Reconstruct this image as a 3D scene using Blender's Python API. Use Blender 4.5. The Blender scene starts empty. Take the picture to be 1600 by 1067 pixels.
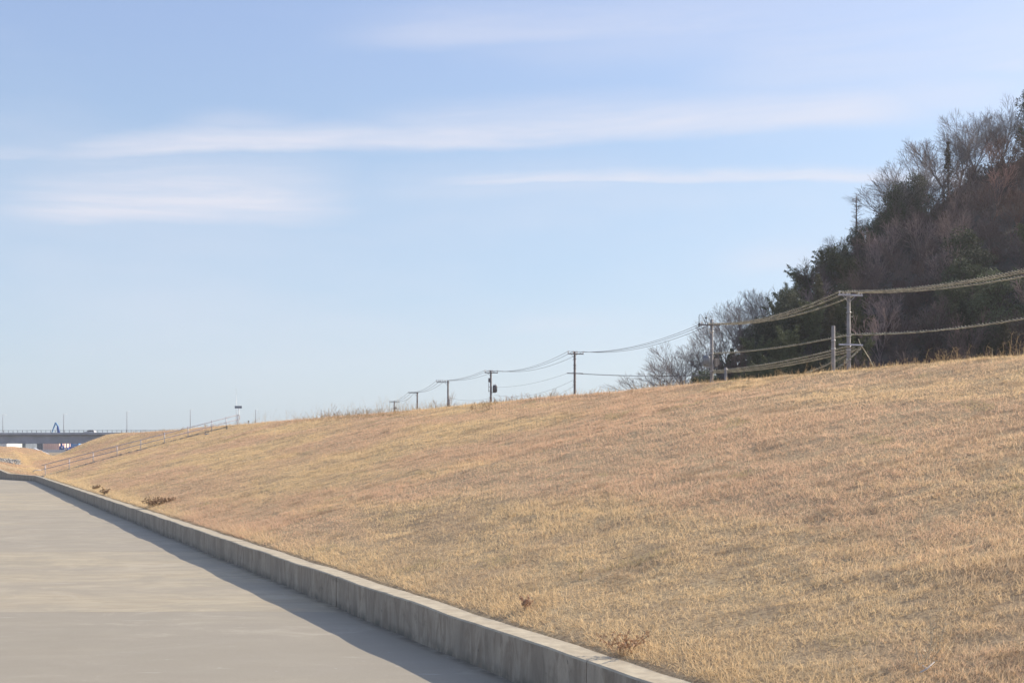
import bpy, math, random
import numpy as np

# ------------------------------------------------------------------ basics
S = bpy.context.scene
COL = S.collection
F = 1900.0            # focal length in photo pixels (1600 wide)
HY = 710.0            # horizon row of the photo
EYE = 2.1             # eye height above the pavement

# ------------------------------------------------------------------ camera
cam_d = bpy.data.cameras.new('camera'); cam = bpy.data.objects.new('camera', cam_d); COL.objects.link(cam)
cam_d.sensor_width = 36; cam_d.lens = F / 1600 * 36
cam_d.shift_y = (HY - 533.5) / 1600
cam_d.clip_start = 0.1; cam_d.clip_end = 30000
cam.location = (0, 0, EYE); cam.rotation_euler = (math.radians(90), 0, 0)
S.camera = cam

# ------------------------------------------------------------------ light
SUN_AZ = 66.0; SUN_EL = 30.0       # degrees right of the view direction (+Y), above the horizon
S.view_settings.view_transform = 'Standard'; S.view_settings.look = 'None'
S.view_settings.gamma = 1; S.view_settings.use_curve_mapping = False
S.view_settings.exposure = 0.70
sl = bpy.data.lights.new('sun', 'SUN'); so = bpy.data.objects.new('sun', sl); COL.objects.link(so)
sl.energy = 3.9; sl.angle = math.radians(0.5); sl.color = (1.0, 0.89, 0.73)
so.rotation_euler = (math.radians(90 - SUN_EL), 0, math.radians(180 - SUN_AZ - 0))

class N:
    """tiny helper for node trees"""
    def __init__(s, nt): s.t = nt
    def n(s, kind, **kw):
        x = s.t.nodes.new(kind)
        for k, v in kw.items(): setattr(x, k, v)
        return x
    def put(s, sock, v):
        if isinstance(v, bpy.types.NodeSocket): s.t.links.new(v, sock)
        elif isinstance(v, (tuple, list)) and len(v) == 3 and sock.type == 'RGBA': sock.default_value = (*v, 1)
        else: sock.default_value = v
    def m(s, op, a, b=0.0, c=0.0, clamp=False):
        x = s.n('ShaderNodeMath', operation=op, use_clamp=clamp)
        s.put(x.inputs[0], a); s.put(x.inputs[1], b); s.put(x.inputs[2], c)
        return x.outputs[0]
    def vm(s, op, a, b=(0, 0, 0)):
        x = s.n('ShaderNodeVectorMath', operation=op); s.put(x.inputs[0], a); s.put(x.inputs[1], b)
        return x.outputs[0]
    def xyz(s, a, b, c):
        x = s.n('ShaderNodeCombineXYZ'); s.put(x.inputs[0], a); s.put(x.inputs[1], b); s.put(x.inputs[2], c); return x.outputs[0]
    def sep(s, v):
        x = s.n('ShaderNodeSeparateXYZ'); s.put(x.inputs[0], v); return x.outputs
    def noise(s, v, scale=1, detail=4, rough=0.55, dist=0.0):
        x = s.n('ShaderNodeTexNoise'); s.put(x.inputs['Vector'], v); x.inputs['Scale'].default_value = scale
        x.inputs['Detail'].default_value = detail; x.inputs['Roughness'].default_value = rough
        x.inputs['Distortion'].default_value = dist; return x.outputs['Fac']
    def mapr(s, v, a, b, c=0.0, d=1.0, smooth=True):
        x = s.n('ShaderNodeMapRange', interpolation_type='SMOOTHSTEP' if smooth else 'LINEAR')
        s.put(x.inputs[0], v); s.put(x.inputs[1], a); s.put(x.inputs[2], b); s.put(x.inputs[3], c); s.put(x.inputs[4], d)
        return x.outputs[0]
    def mix(s, f, a, b, blend='MIX'):
        x = s.n('ShaderNodeMix', data_type='RGBA', blend_type=blend)
        s.put(x.inputs[0], f); s.put(x.inputs[6], a); s.put(x.inputs[7], b); return x.outputs[2]
    def bump(s, h, strength=0.3, dist=0.02):
        x = s.n('ShaderNodeBump'); x.inputs['Strength'].default_value = strength; x.inputs['Distance'].default_value = dist
        s.put(x.inputs['Height'], h); return x.outputs[0]

# ------------------------------------------------------------------ world: clear sky with thin streaks of high cloud
W = bpy.data.worlds.new('World'); S.world = W; W.use_nodes = True
nt = W.node_tree; nt.nodes.clear(); w = N(nt)
out = w.n('ShaderNodeOutputWorld'); bg = w.n('ShaderNodeBackground'); nt.links.new(bg.outputs[0], out.inputs[0])
sky = w.n('ShaderNodeTexSky', sky_type='NISHITA'); sky.sun_disc = False
sky.sun_elevation = math.radians(SUN_EL); sky.sun_rotation = math.radians(SUN_AZ)
sky.altitude = 0; sky.air_density = 1.0; sky.dust_density = 1.6; sky.ozone_density = 2.0
d = w.sep(w.n('ShaderNodeTexCoord').outputs['Generated'])
az = w.m('ARCTAN2', d[0], d[1]); el = w.m('ARCSINE', d[2])
def azel(px, py):
    a = math.atan((px - 800) / F); return a, math.atan((HY - py) / F * math.cos(a))
warp = w.m('SUBTRACT', w.noise(w.xyz(w.m('MULTIPLY', az, 3.0), w.m('MULTIPLY', el, 12.0), 0.3), 1.6, 5, 0.6), 0.5)
fil = w.noise(w.xyz(w.m('MULTIPLY', az, 5.0), w.m('MULTIPLY', w.m('SUBTRACT', el, w.m('MULTIPLY', az, 0.05)), 60.0), 1.7), 1.0, 9, 0.68, 0.8)
def streak(p0, p1, p2, width_px, power, tilt=1.0, soft=0.10, wamp=0.020):
    P = [azel(*p) for p in (p0, p1, p2)]
    c = np.polyfit([p[0] for p in P], [p[1] for p in P], 2)
    line = w.m('ADD', w.m('MULTIPLY', w.m('ADD', w.m('MULTIPLY', az, float(c[0])), float(c[1])), az), float(c[2]))
    dd = w.m('SUBTRACT', w.m('ADD', el, w.m('MULTIPLY', warp, wamp)), line)
    up = width_px / F
    a = w.mapr(dd, -up * 0.55, 0.0, 0, 1); b = w.mapr(dd, 0.0, up * 1.3, 1, 0)
    win = w.m('MULTIPLY', w.mapr(az, P[0][0], P[0][0] + soft, 0, 1), w.mapr(az, P[2][0] - soft, P[2][0], 1, 0))
    v = w.m('MULTIPLY', w.m('MULTIPLY', a, b), win)
    return w.m('MULTIPLY', v, w.mapr(fil, 0.28, 0.68, 0.55 * power, power))
cl = None
for args in (((-40, 250), (480, 228), (960, 214), 34, 0.8),
             ((480, 230), (1060, 194), (1560, 172), 52, 0.7),
             ((-120, 340), (230, 322), (640, 334), 80, 0.85),
             ((440, 330), (760, 300), (1120, 300), 60, 0.30),
             ((560, 292), (1000, 280), (1760, 288), 20, 0.70),
             ((460, 60), (900, 46), (1340, 36), 50, 0.36),
             ((1200, 150), (1500, 160), (1760, 150), 60, 0.35),
             ((1440, 122), (1570, 108), (1760, 106), 20, 0.50),
             ((1000, 110), (1400, 96), (1900, 60), 130, 0.30),
             ((400, 516), (480, 512), (560, 514), 8, 0.30),
             ((700, 534), (850, 514), (1060, 520), 30, 0.25),
             ((1050, 440), (1200, 412), (1400, 400), 60, 0.35),
             ((-300, 240), (60, 240), (300, 232), 24, 0.40),
             ((220, 212), (350, 200), (540, 212), 26, 0.35)):
    st = streak(*args, soft=min(0.12, (args[2][0] - args[0][0]) / F * 0.45))
    cl = st if cl is None else w.m('MAXIMUM', cl, st)
veil = w.noise(w.xyz(w.m('MULTIPLY', az, 2.2), w.m('MULTIPLY', el, 9.0), 4.1), 1.0, 4, 0.55)
veil = w.m('MULTIPLY', w.mapr(veil, 0.40, 0.75, 0, 0.26), w.mapr(el, 0.0, 0.12, 0.4, 1))
cl = w.m('MAXIMUM', cl, veil)
# pale moisture whitening near the horizon and the thin cirrus film
film = w.mapr(el, -0.02, 0.42, 0.62, 0.30)
fc = w.mix(w.mapr(el, 0.0, 0.2), (4.55, 5.5, 6.5), (3.45, 4.8, 6.7)); fc = w.mix(w.mapr(el, 0.2, 0.4), fc, (3.9, 5.0, 8.4))
base = w.mix(film, sky.outputs[0], fc)
colr = w.mix(cl, base, (5.5, 5.45, 6.0))
nt.links.new(colr, bg.inputs[0]); bg.inputs[1].default_value = 0.095

# ------------------------------------------------------------------ materials
def mat(name):
    m = bpy.data.materials.new(name); m.use_nodes = True; m.node_tree.nodes.clear()
    k = N(m.node_tree); o = k.n('ShaderNodeOutputMaterial'); p = k.n('ShaderNodeBsdfPrincipled')
    m.node_tree.links.new(p.outputs[0], o.inputs[0])
    pos = k.n('ShaderNodeNewGeometry').outputs['Position']
    return m, k, p, o, pos
def simple(name, c, rough=0.7, metal=0.0, var=0.15, scale=3.0, bump=0.0):
    m, k, p, o, pos = mat(name)
    tc = k.n('ShaderNodeTexCoord').outputs['Object']
    nz = k.noise(tc, scale, 5, 0.6)
    dark = tuple(x * (1 - var * 1.6) for x in c); light = tuple(min(1, x * (1 + var)) for x in c)
    k.put(p.inputs['Base Color'], k.mix(k.mapr(nz, 0.3, 0.7), dark, light))
    p.inputs['Roughness'].default_value = rough; p.inputs['Metallic'].default_value = metal
    if bump: k.put(p.inputs['Normal'], k.bump(nz, bump, 0.01))
    return m
M = {}
M['steel'] = simple('galvanised_steel', (0.42, 0.43, 0.45), 0.45, 0.6)
M['rail'] = simple('rail_steel', (0.50, 0.46, 0.48), 0.5, 0.2, 0.1)
M['arm'] = simple('crossarm_steel', (0.42, 0.44, 0.52), 0.55, 0.2)
M['arm_dark'] = simple('weathered_crossarm', (0.16, 0.15, 0.16), 0.7, 0.1)
M['porcelain'] = simple('porcelain', (0.72, 0.72, 0.74), 0.25, 0, 0.05)
M['dark'] = simple('dark_fitting', (0.05, 0.05, 0.055), 0.6)
M['wire'] = simple('wire', (0.09, 0.09, 0.10), 0.5)
M['sleeve'] = simple('wire_sleeve', (0.46, 0.43, 0.32), 0.7, 0, 0.3, 2.5)
M['grey_box'] = simple('grey_cabinet', (0.17, 0.19, 0.22), 0.5)
M['pole'] = simple('pole_concrete', (0.27, 0.25, 0.24), 0.85, 0, 0.12, 1.4, 0.2)
M['pole_brown'] = simple('pole_brown', (0.19, 0.16, 0.15), 0.8, 0, 0.2, 1.4)
M['bridge'] = simple('bridge_concrete', (0.40, 0.40, 0.43), 0.85, 0, 0.12, 0.15)
M['bridge_girder'] = simple('bridge_girder_paint', (0.36, 0.36, 0.40), 0.6, 0, 0.10, 0.2)
M['white'] = simple('white_paint', (0.75, 0.75, 0.74), 0.5, 0, 0.05)
M['pink'] = simple('salmon_cladding', (0.86, 0.58, 0.48), 0.7, 0, 0.06, 0.3)
M['blue'] = simple('blue_paint', (0.03, 0.10, 0.38), 0.45, 0, 0.15)
M['sky_blue'] = simple('light_blue_paint', (0.16, 0.36, 0.62), 0.45, 0, 0.1)
M['red'] = simple('red_paint', (0.45, 0.06, 0.05), 0.5)
M['slate'] = simple('slate_cladding', (0.14, 0.17, 0.21), 0.7, 0, 0.15, 0.3)
M['grey_green'] = simple('pale_cladding', (0.60, 0.66, 0.65), 0.7)
M['glass'] = simple('dark_glass', (0.03, 0.035, 0.045), 0.15)
M['tyre'] = simple('rubber', (0.03, 0.03, 0.03), 0.9)
M['silver'] = simple('silver_paint', (0.55, 0.56, 0.58), 0.3, 0.3)
M['rubble'] = simple('pale_rubble', (0.36, 0.345, 0.32), 0.9, 0, 0.25, 0.6)
M['stone'] = simple('marker_stone', (0.42, 0.34, 0.24), 0.9, 0, 0.2)
M['sign_grey'] = simple('sign_grey', (0.26, 0.29, 0.33), 0.6, 0, 0.08)
M['asphalt'] = simple('asphalt', (0.12, 0.125, 0.14), 0.9, 0, 0.15, 0.3)
M['stick'] = simple('bleached_wood', (0.62, 0.58, 0.55), 0.8)

def concrete_wall():
    m, k, p, o, pos = mat('stained_wall_concrete')
    s = k.sep(pos)
    # along the wall / up
    al = k.m('ADD', k.m('MULTIPLY', s[0], -0.406), k.m('MULTIPLY', s[1], 0.914))
    v = k.xyz(k.m('MULTIPLY', al, 6.5), k.m('MULTIPLY', s[2], 1.6), 0)
    st = k.noise(v, 1.0, 6, 0.7, 0.9)
    st2 = k.noise(k.xyz(k.m('MULTIPLY', al, 2.1), k.m('MULTIPLY', s[2], 0.5), 3.0), 1.0, 3, 0.5)
    bl = k.noise(pos, 14.0, 6, 0.7)
    c = k.mix(k.mapr(st, 0.34, 0.62), (0.26, 0.205, 0.15), (0.46, 0.385, 0.295))
    c = k.mix(k.mapr(st2, 0.35, 0.7, 0, 0.6), c, (0.24, 0.20, 0.155))
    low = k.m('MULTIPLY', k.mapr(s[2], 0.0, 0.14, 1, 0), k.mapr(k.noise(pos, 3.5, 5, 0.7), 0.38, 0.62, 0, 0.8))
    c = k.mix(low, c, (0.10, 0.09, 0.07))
    spots = k.mapr(k.noise(k.xyz(k.m('MULTIPLY', al, 12.0), k.m('MULTIPLY', s[2], 7.0), 9.0), 1.0, 3, 0.6), 0.66, 0.74, 0, 0.8)
    c = k.mix(spots, c, (0.075, 0.07, 0.06))
    moss = k.mapr(k.noise(k.xyz(k.m('MULTIPLY', al, 1.3), k.m('MULTIPLY', s[2], 2.2), 12.0), 1.0, 7, 0.75, 0.8), 0.56, 0.72, 0, 0.6)
    c = k.mix(moss, c, (0.13, 0.115, 0.085))
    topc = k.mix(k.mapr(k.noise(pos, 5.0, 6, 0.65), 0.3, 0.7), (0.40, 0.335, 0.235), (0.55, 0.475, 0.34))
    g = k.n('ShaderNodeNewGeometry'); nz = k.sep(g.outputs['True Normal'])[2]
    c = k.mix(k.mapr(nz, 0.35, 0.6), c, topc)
    c = k.mix(k.mapr(bl, 0.35, 0.75, 0, 0.4), c, (0.30, 0.26, 0.21))
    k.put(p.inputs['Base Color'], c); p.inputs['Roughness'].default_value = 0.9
    k.put(p.inputs['Normal'], k.bump(k.m('ADD', bl, k.m('MULTIPLY', st, 0.5)), 0.35, 0.01))
    return m
M['wall'] = concrete_wall(); M['railing'] = simple('bridge_railing_paint', (0.16, 0.17, 0.20), 0.6)

def pavement_mat():
    m, k, p, o, pos = mat('broomed_pavement_concrete')
    s = k.sep(pos)
    y = k.m('DIVIDE', k.m('SUBTRACT', k.m('ADD', s[1], k.m('MULTIPLY', k.noise(pos, 0.7, 2), 0.02)), 6.15), 10.03)
    idx = k.m('FLOOR', y); fr = k.m('FRACT', y)
    wn = k.n('ShaderNodeTexWhiteNoise', noise_dimensions='1D'); k.put(wn.inputs['W'], k.m('ADD', idx, 3.7)); tone = wn.outputs[0]
    sx = k.xyz(k.m('MULTIPLY', s[0], 1.1), k.m('MULTIPLY', s[1], 3.2), 0)
    a = k.noise(sx, 1.0, 8, 0.66, 0.6)
    b = k.noise(k.xyz(k.m('MULTIPLY', s[0], 0.18), k.m('MULTIPLY', s[1], 0.55), 5), 1.0, 5, 0.6)
    fine = k.noise(k.xyz(k.m('MULTIPLY', s[0], 30), k.m('MULTIPLY', s[1], 90), 0), 1.0, 3, 0.7)
    c = k.mix(k.mapr(a, 0.3, 0.72), (0.385, 0.315, 0.212), (0.50, 0.425, 0.292))
    c = k.mix(k.mapr(b, 0.35, 0.7, 0, 0.55), c, (0.36, 0.315, 0.25))
    c = k.mix(k.mapr(tone, 0, 1, 0.0, 0.5), c, (0.30, 0.27, 0.225))
    c = k.mix(k.mapr(idx, 0.4, 0.6, 0.5, 0.0), c, (0.27, 0.245, 0.20))     # the slab nearest the viewer is an older, greyer pour
    c = k.mix(k.mapr(fine, 0.3, 0.8, 0, 0.22), c, (0.27, 0.245, 0.21))
    scuff = k.mapr(k.noise(k.xyz(k.m('MULTIPLY', s[0], 1.6), k.m('MULTIPLY', s[1], 9.0), 2.0), 1.0, 3, 0.5), 0.66, 0.76, 0, 0.5)
    c = k.mix(scuff, c, (0.54, 0.50, 0.43))
    chip = k.mapr(k.noise(k.xyz(k.m('MULTIPLY', s[0], 5.0), k.m('MULTIPLY', s[1], 16.0), 7.0), 1.0, 2, 0.5), 0.745, 0.775, 0, 0.7)
    c = k.mix(chip, c, (0.68, 0.65, 0.60))
    j = k.m('MULTIPLY', k.mapr(k.m('ABSOLUTE', k.m('SUBTRACT', fr, 0.0)), 0.0, 0.0045, 1, 0, False), 0.7)
    c = k.mix(j, c, (0.10, 0.09, 0.08))
    blot = k.noise(k.xyz(k.m('MULTIPLY', s[0], 0.55), k.m('MULTIPLY', s[1], 0.7), 11), 1.0, 9, 0.72, 1.2)
    c = k.mix(k.mapr(blot, 0.42, 0.62, 0.0, 0.6), c, (0.30, 0.265, 0.205)); c = k.mix(k.mapr(blot, 0.32, 0.44, 0.45, 0.0), c, (0.47, 0.42, 0.33))
    agg = k.noise(pos, 60.0, 2, 0.7); c = k.mix(k.mapr(agg, 0.55, 0.75, 0, 0.35), c, (0.22, 0.195, 0.15)); c = k.mix(k.mapr(agg, 0.25, 0.42, 0.3, 0), c, (0.52, 0.47, 0.38))
    edge = k.m('ADD', k.m('MULTIPLY', k.m('ADD', s[0], -5.00), 0.914), k.m('MULTIPLY', s[1], 0.406)); dirt = k.m('MULTIPLY', k.mapr(edge, -0.16, -0.01, 0, 1), k.mapr(k.noise(pos, 4.0, 5, 0.7), 0.35, 0.6, 0.1, 0.8)); c = k.mix(dirt, c, (0.15, 0.125, 0.09))
    k.put(p.inputs['Base Color'], c); p.inputs['Roughness'].default_value = 0.88
    k.put(p.inputs['Normal'], k.bump(k.m('ADD', k.m('MULTIPLY', a, 0.6), k.m('MULTIPLY', fine, 0.25)), 0.25, 0.01))
    return m
M['pavement'] = pavement_mat()

def turf_mat():
    m, k, p, o, pos = mat('dry_turf')
    s = k.sep(pos)
    al = k.m('ADD', k.m('MULTIPLY', s[0], -0.406), k.m('MULTIPLY', s[1], 0.914))
    up = k.m('ADD', k.m('MULTIPLY', s[0], 0.914), k.m('MULTIPLY', s[1], 0.406))
    big = k.noise(k.xyz(k.m('MULTIPLY', al, 0.12), k.m('MULTIPLY', up, 0.5), 0), 1.0, 5, 0.6)
    mid = k.noise(pos, 1.3, 6, 0.65); fine = k.noise(pos, 18.0, 5, 0.75); vfine = k.noise(pos, 70.0, 3, 0.8)
    c = k.mix(k.mapr(big, 0.35, 0.65), (0.62, 0.46, 0.28), (0.68, 0.52, 0.31))
    c = k.mix(k.mapr(mid, 0.38, 0.66, 0, 0.55), c, (0.52, 0.37, 0.235))
    c = k.mix(k.mapr(fine, 0.38, 0.6, 0.7, 0), c, (0.22, 0.16, 0.105))
    c = k.mix(k.mapr(vfine, 0.35, 0.6, 0.4, 0), c, (0.23, 0.165, 0.105))
    k.put(p.inputs['Base Color'], c); p.inputs['Roughness'].default_value = 1.0
    p.inputs['Specular IOR Level'].default_value = 0.1
    k.put(p.inputs['Normal'], k.bump(k.m('ADD', k.m('ADD', k.m('MULTIPLY', mid, 0.8), fine), k.m('MULTIPLY', vfine, 0.4)), 0.8, 0.05))
    return m
M['turf'] = turf_mat()

def attr_mat(name, rough=0.8, transl=0.0, spec=0.2):
    m, k, p, o, pos = mat(name)
    a = k.n('ShaderNodeAttribute'); a.attribute_name = 'Col'
    k.put(p.inputs['Base Color'], a.outputs['Color']); p.inputs['Roughness'].default_value = rough
    p.inputs['Specular IOR Level'].default_value = spec
    if transl:
        t = k.n('ShaderNodeBsdfTranslucent'); k.put(t.inputs[0], a.outputs['Color'])
        x = k.n('ShaderNodeMixShader'); x.inputs[0].default_value = transl
        m.node_tree.links.new(p.outputs[0], x.inputs[1]); m.node_tree.links.new(t.outputs[0], x.inputs[2])
        m.node_tree.links.new(x.outputs[0], o.inputs[0])
    return m
M['blade'] = attr_mat('dry_grass_blade', 0.7, 0.5)
M['leaf'] = attr_mat('foliage', 0.7, 0.2, 0.25)
M['bark'] = attr_mat('bark', 0.95, 0.0, 0.1)
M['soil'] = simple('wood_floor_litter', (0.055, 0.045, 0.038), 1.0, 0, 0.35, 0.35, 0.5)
M['far_ground'] = simple('far_dry_ground', (0.32, 0.25, 0.16), 1.0, 0, 0.2, 0.02)

# ------------------------------------------------------------------ mesh helpers
ROOT = {}
def unit(v):
    v = np.asarray(v, float); return v / (np.linalg.norm(v) + 1e-12)
def frame(dv):
    dv = unit(dv); a = np.array([0, 0, 1.0]) if abs(dv[2]) < 0.9 else np.array([1.0, 0, 0])
    x = unit(np.cross(a, dv)); return x, np.cross(dv, x), dv
class MB:
    def __init__(s): s.v = []; s.f = []; s.sm = []
    def add(s, vs, fs, smooth=False):
        b = len(s.v); s.v += [tuple(map(float, p)) for p in vs]; s.f += [tuple(b + i for i in f) for f in fs]; s.sm += [smooth] * len(fs)
    def box(s, c, size, ax=None, az=None, taper=1.0):
        """box centred at c; ax = local x axis (horizontal), az = up axis"""
        X = unit(ax) if ax is not None else np.array([1.0, 0, 0])
        Z = unit(az) if az is not None else np.array([0, 0, 1.0])
        Y = unit(np.cross(Z, X)); Z = np.cross(X, Y)
        c = np.asarray(c, float); hx, hy, hz = [q / 2 for q in size]; vs = []
        for z, t in ((-hz, 1.0), (hz, taper)):
            for x, y in ((-hx, -hy), (hx, -hy), (hx, hy), (-hx, hy)): vs.append(c + X * x * t + Y * y * t + Z * z)
        s.add(vs, [(0, 3, 2, 1), (4, 5, 6, 7), (0, 1, 5, 4), (1, 2, 6, 5), (2, 3, 7, 6), (3, 0, 4, 7)])
    def tube(s, pts, r, n=8, cap=True):
        pts = [np.asarray(p, float) for p in pts]
        if not hasattr(r, '__len__'): r = [r] * len(pts)
        vs = []; X, Y, _ = frame(pts[-1] - pts[0])
        for i, p in enumerate(pts):
            t = pts[min(i + 1, len(pts) - 1)] - pts[max(i - 1, 0)]; t = unit(t)
            x = unit(X - t * np.dot(X, t)); y = np.cross(t, x)
            for j in range(n):
                a = 2 * math.pi * j / n; vs.append(p + (x * math.cos(a) + y * math.sin(a)) * r[i])
        fs = []
        for i in range(len(pts) - 1):
            for j in range(n):
                fs.append((i * n + j, i * n + (j + 1) % n, (i + 1) * n + (j + 1) % n, (i + 1) * n + j))
        s.add(vs, fs, True)
        if cap:
            b = len(s.v) - len(vs)
            s.f += [tuple(b + j for j in reversed(range(n))), tuple(b + (len(pts) - 1) * n + j for j in range(n))]; s.sm += [False] * 2
    def prism(s, poly, y0, y1, o, ax, ay, au):
        """polygon (a, u) in the plane (ax, au) extruded along ay from y0 to y1"""
        o, ax, ay, au = [np.asarray(q, float) for q in (o, ax, ay, au)]
        n = len(poly); vs = [o + ax * a + au * u + ay * y for y in (y0, y1) for a, u in poly]
        fs = [tuple(range(n)), tuple(reversed(range(n, 2 * n)))] + [(i, i + n, (i + 1) % n + n, (i + 1) % n) for i in range(n)]
        s.add(vs, fs)
    def build(s, name, m, parent=None, loc=None, bevel=0.0):
        o = np.array(ROOT.get(parent.name, (0, 0, 0)) if parent else (loc if loc is not None else (0, 0, 0)), float)
        me = bpy.data.meshes.new(name); me.from_pydata([tuple(np.asarray(p) - o) for p in s.v], [], s.f); me.update()
        for p, q in zip(me.polygons, s.sm): p.use_smooth = q
        me.materials.append(m)
        ob = bpy.data.objects.new(name, me); COL.objects.link(ob)
        if parent: ob.parent = parent; ROOT[ob.name] = tuple(o)
        else: ob.location = tuple(o); ROOT[ob.name] = tuple(o)
        if bevel:
            b = ob.modifiers.new('bevel', 'BEVEL'); b.width = bevel; b.segments = 2; b.limit_method = 'ANGLE'
        return ob
def tag(o, label=None, cat=None, group=None, kind=None):
    if label: o['label'] = label
    if cat: o['category'] = cat
    if group: o['group'] = group
    if kind: o['kind'] = kind
    return o
def thing(name, loc, label, cat, group=None):
    o = bpy.data.objects.new(name, None); COL.objects.link(o); o.location = tuple(loc); o.empty_display_size = 0.3
    ROOT[o.name] = tuple(map(float, loc)); return tag(o, label, cat, group)
def raw_mesh(name, v, loops, lstart, col=None, m=None, smooth=False):
    """mesh straight from numpy arrays"""
    me = bpy.data.meshes.new(name)
    me.vertices.add(len(v)); me.vertices.foreach_set('co', np.ascontiguousarray(v, np.float32).ravel())
    me.loops.add(len(loops)); me.loops.foreach_set('vertex_index', np.ascontiguousarray(loops, np.int32))
    me.polygons.add(len(lstart)); me.polygons.foreach_set('loop_start', np.ascontiguousarray(lstart, np.int32))
    if col is not None:
        a = me.color_attributes.new('Col', 'FLOAT_COLOR', 'POINT')
        c4 = np.ones((len(v), 4), np.float32); c4[:, :3] = col; a.data.foreach_set('color', c4.ravel())
    if m: me.materials.append(m)
    me.update(calc_edges=True)
    if smooth: me.polygons.foreach_set('use_smooth', np.ones(len(lstart), bool))
    return me
def link(me, name, loc=(0, 0, 0), parent=None):
    o = bpy.data.objects.new(name, me); COL.objects.link(o); o.location = loc
    if parent: o.parent = parent
    return o
def grid_mesh(name, P, m, smooth=True):
    """P: (rows, cols, 3)"""
    R, C = P.shape[:2]; i = np.arange(R * C).reshape(R, C)
    q = np.stack([i[:-1, :-1], i[:-1, 1:], i[1:, 1:], i[1:, :-1]], -1).reshape(-1, 4)
    return raw_mesh(name, P.reshape(-1, 3), q.ravel(), np.arange(len(q)) * 4, None, m, smooth)
_rt = np.random.RandomState(7).rand(256, 256)
def vnoise(x, y, seed=0):
    x = np.asarray(x, float) + seed * 17.3; y = np.asarray(y, float) + seed * 9.1
    xi = np.floor(x).astype(int); yi = np.floor(y).astype(int); fx = x - xi; fy = y - yi
    fx = fx * fx * (3 - 2 * fx); fy = fy * fy * (3 - 2 * fy)
    g = lambda a, b: _rt[a & 255, b & 255]
    return (g(xi, yi) * (1 - fx) + g(xi + 1, yi) * fx) * (1 - fy) + (g(xi, yi + 1) * (1 - fx) + g(xi + 1, yi + 1) * fx) * fy
def fbm(x, y, o=4, seed=0):
    t = 0; a = 0.5; n = 0
    for i in range(o): t = t + a * vnoise(x * 2 ** i, y * 2 ** i, seed + i); n += a; a *= 0.55
    return t / n
def at(px, py, Y): return np.array([(px - 800) / F * Y, Y, EYE + (HY - py) / F * Y])

# ------------------------------------------------------------------ the lie of the land
U = np.array([-0.406, 0.914]); NN = np.array([0.914, 0.406])       # along the wall / up the bank
def base_pt(Yl): return np.array([5.00 - 0.444 * Yl, Yl])
WALL = [base_pt(-14), base_pt(96.0), np.array([-42.5, 102.5]), np.array([-44.3, 105.2]), np.array([-53.0, 118.0]), np.array([-68, 140]), np.array([-140, 230.])]
WH = [0.425, 0.425, 0.50, 0.75, 1.7, 2.4, 2.4]
WALL_T = 0.285
def t_of(X, Y): return (X - 5.00 + 0.444 * Y) * 0.914
def yl_of(X, Y): return Y - 0.406 * t_of(X, Y)
TS = np.array([-60, -20, -8, -4, -2.4, 0, 0.27, 2, 3.9, 5.5, 7.2, 10, 13.7, 14.6, 15.6, 19, 21, 32, 60, 400.])
def row(H, left=None):
    if left is None:
        lin = lambda t: 0.415 + (H - 0.415) * np.clip(t - WALL_T, 0, None) / (13.7 - WALL_T)
        z = [0.415] * 7 + [lin(t) for t in (2, 3.9, 5.5, 7.2, 10)]
    else: z = list(left[:6]) + [left[5] + (left[6] - left[5]) * .135] + list(left[6:])
    return z + [H - .04, H - 0.03, H - 0.02, H - 0.04, H - 0.4, H - 3.4, 0.8, 0.8]
ROWS = [(-40, row(3.98)), (6, row(3.98)), (15, row(4.03)), (40, row(4.10)), (66, row(4.20)), (84, row(4.33)), (98, row(4.42)),
        (105, row(4.45, [.8, .8, .8, .78, .74, .62, .75, 1.15, 1.6, 2.1, 3.0])),
        (117, row(4.5, [1.6, 1.6, 1.6, 1.5, 1.3, 0.95, 0.95, 1.15, 1.5, 2.0, 3.0])),
        (130, row(4.62, [1.9, 1.9, 1.8, 1.75, 1.7, 1.55, 1.45, 1.5, 1.65, 2.1, 3.2])),
        (150, row(4.8, [3.0, 2.8, 2.6, 2.6, 2.55, 2.45, 2.3, 2.1, 1.6, 2.1, 3.3])),
        (165, row(4.95, [3.4, 3.3, 3.25, 3.2, 3.18, 3.1, 2.95, 2.6, 1.55, 2.1, 3.5])),
        (176, row(5.0, [3.4, 3.2, 3.1, 3.0, 3.0, 2.9, 2.7, 2.3, 1.55, 2.1, 3.5])),
        (190, [1.6] * 12 + [3.2, 3.2, 3.2, 3.2, 3.0, 1.5, 1.2, 1.0]), (215, [1.75] * 20)]
RY = np.array([r[0] for r in ROWS], float); RZ = np.array([r[1] for r in ROWS], float)
TF = np.concatenate([np.linspace(-60, -8, 30), np.linspace(-7.6, 22, 300), np.linspace(22.5, 60, 60), np.linspace(65, 400, 30)])
def _pch(x, xp, yp):        # monotone-ish cubic through the stations
    i = np.clip(np.searchsorted(xp, x) - 1, 0, len(xp) - 2); h = np.diff(xp); dl = np.diff(yp, axis=0) / h.reshape(-1, *([1] * (yp.ndim - 1)))
    m = np.zeros_like(yp); m[0] = dl[0]; m[-1] = dl[-1]
    prod = dl[:-1] * dl[1:]; m[1:-1] = np.where(prod > 0, 2 * prod / (dl[:-1] + dl[1:] + 1e-12 * np.sign(dl[1:] + 1e-15)), 0)
    sh = (-1,) + (1,) * (yp.ndim - 1); t = ((x - xp[i]) / h[i]).reshape(sh); hh = h[i].reshape(sh)
    return ((2 * t**3 - 3 * t**2 + 1) * yp[i] + (t**3 - 2 * t**2 + t) * hh * m[i] + (-2 * t**3 + 3 * t**2) * yp[i + 1] + (t**3 - t**2) * hh * m[i + 1])
YF = np.linspace(-40, 215, 512)
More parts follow.
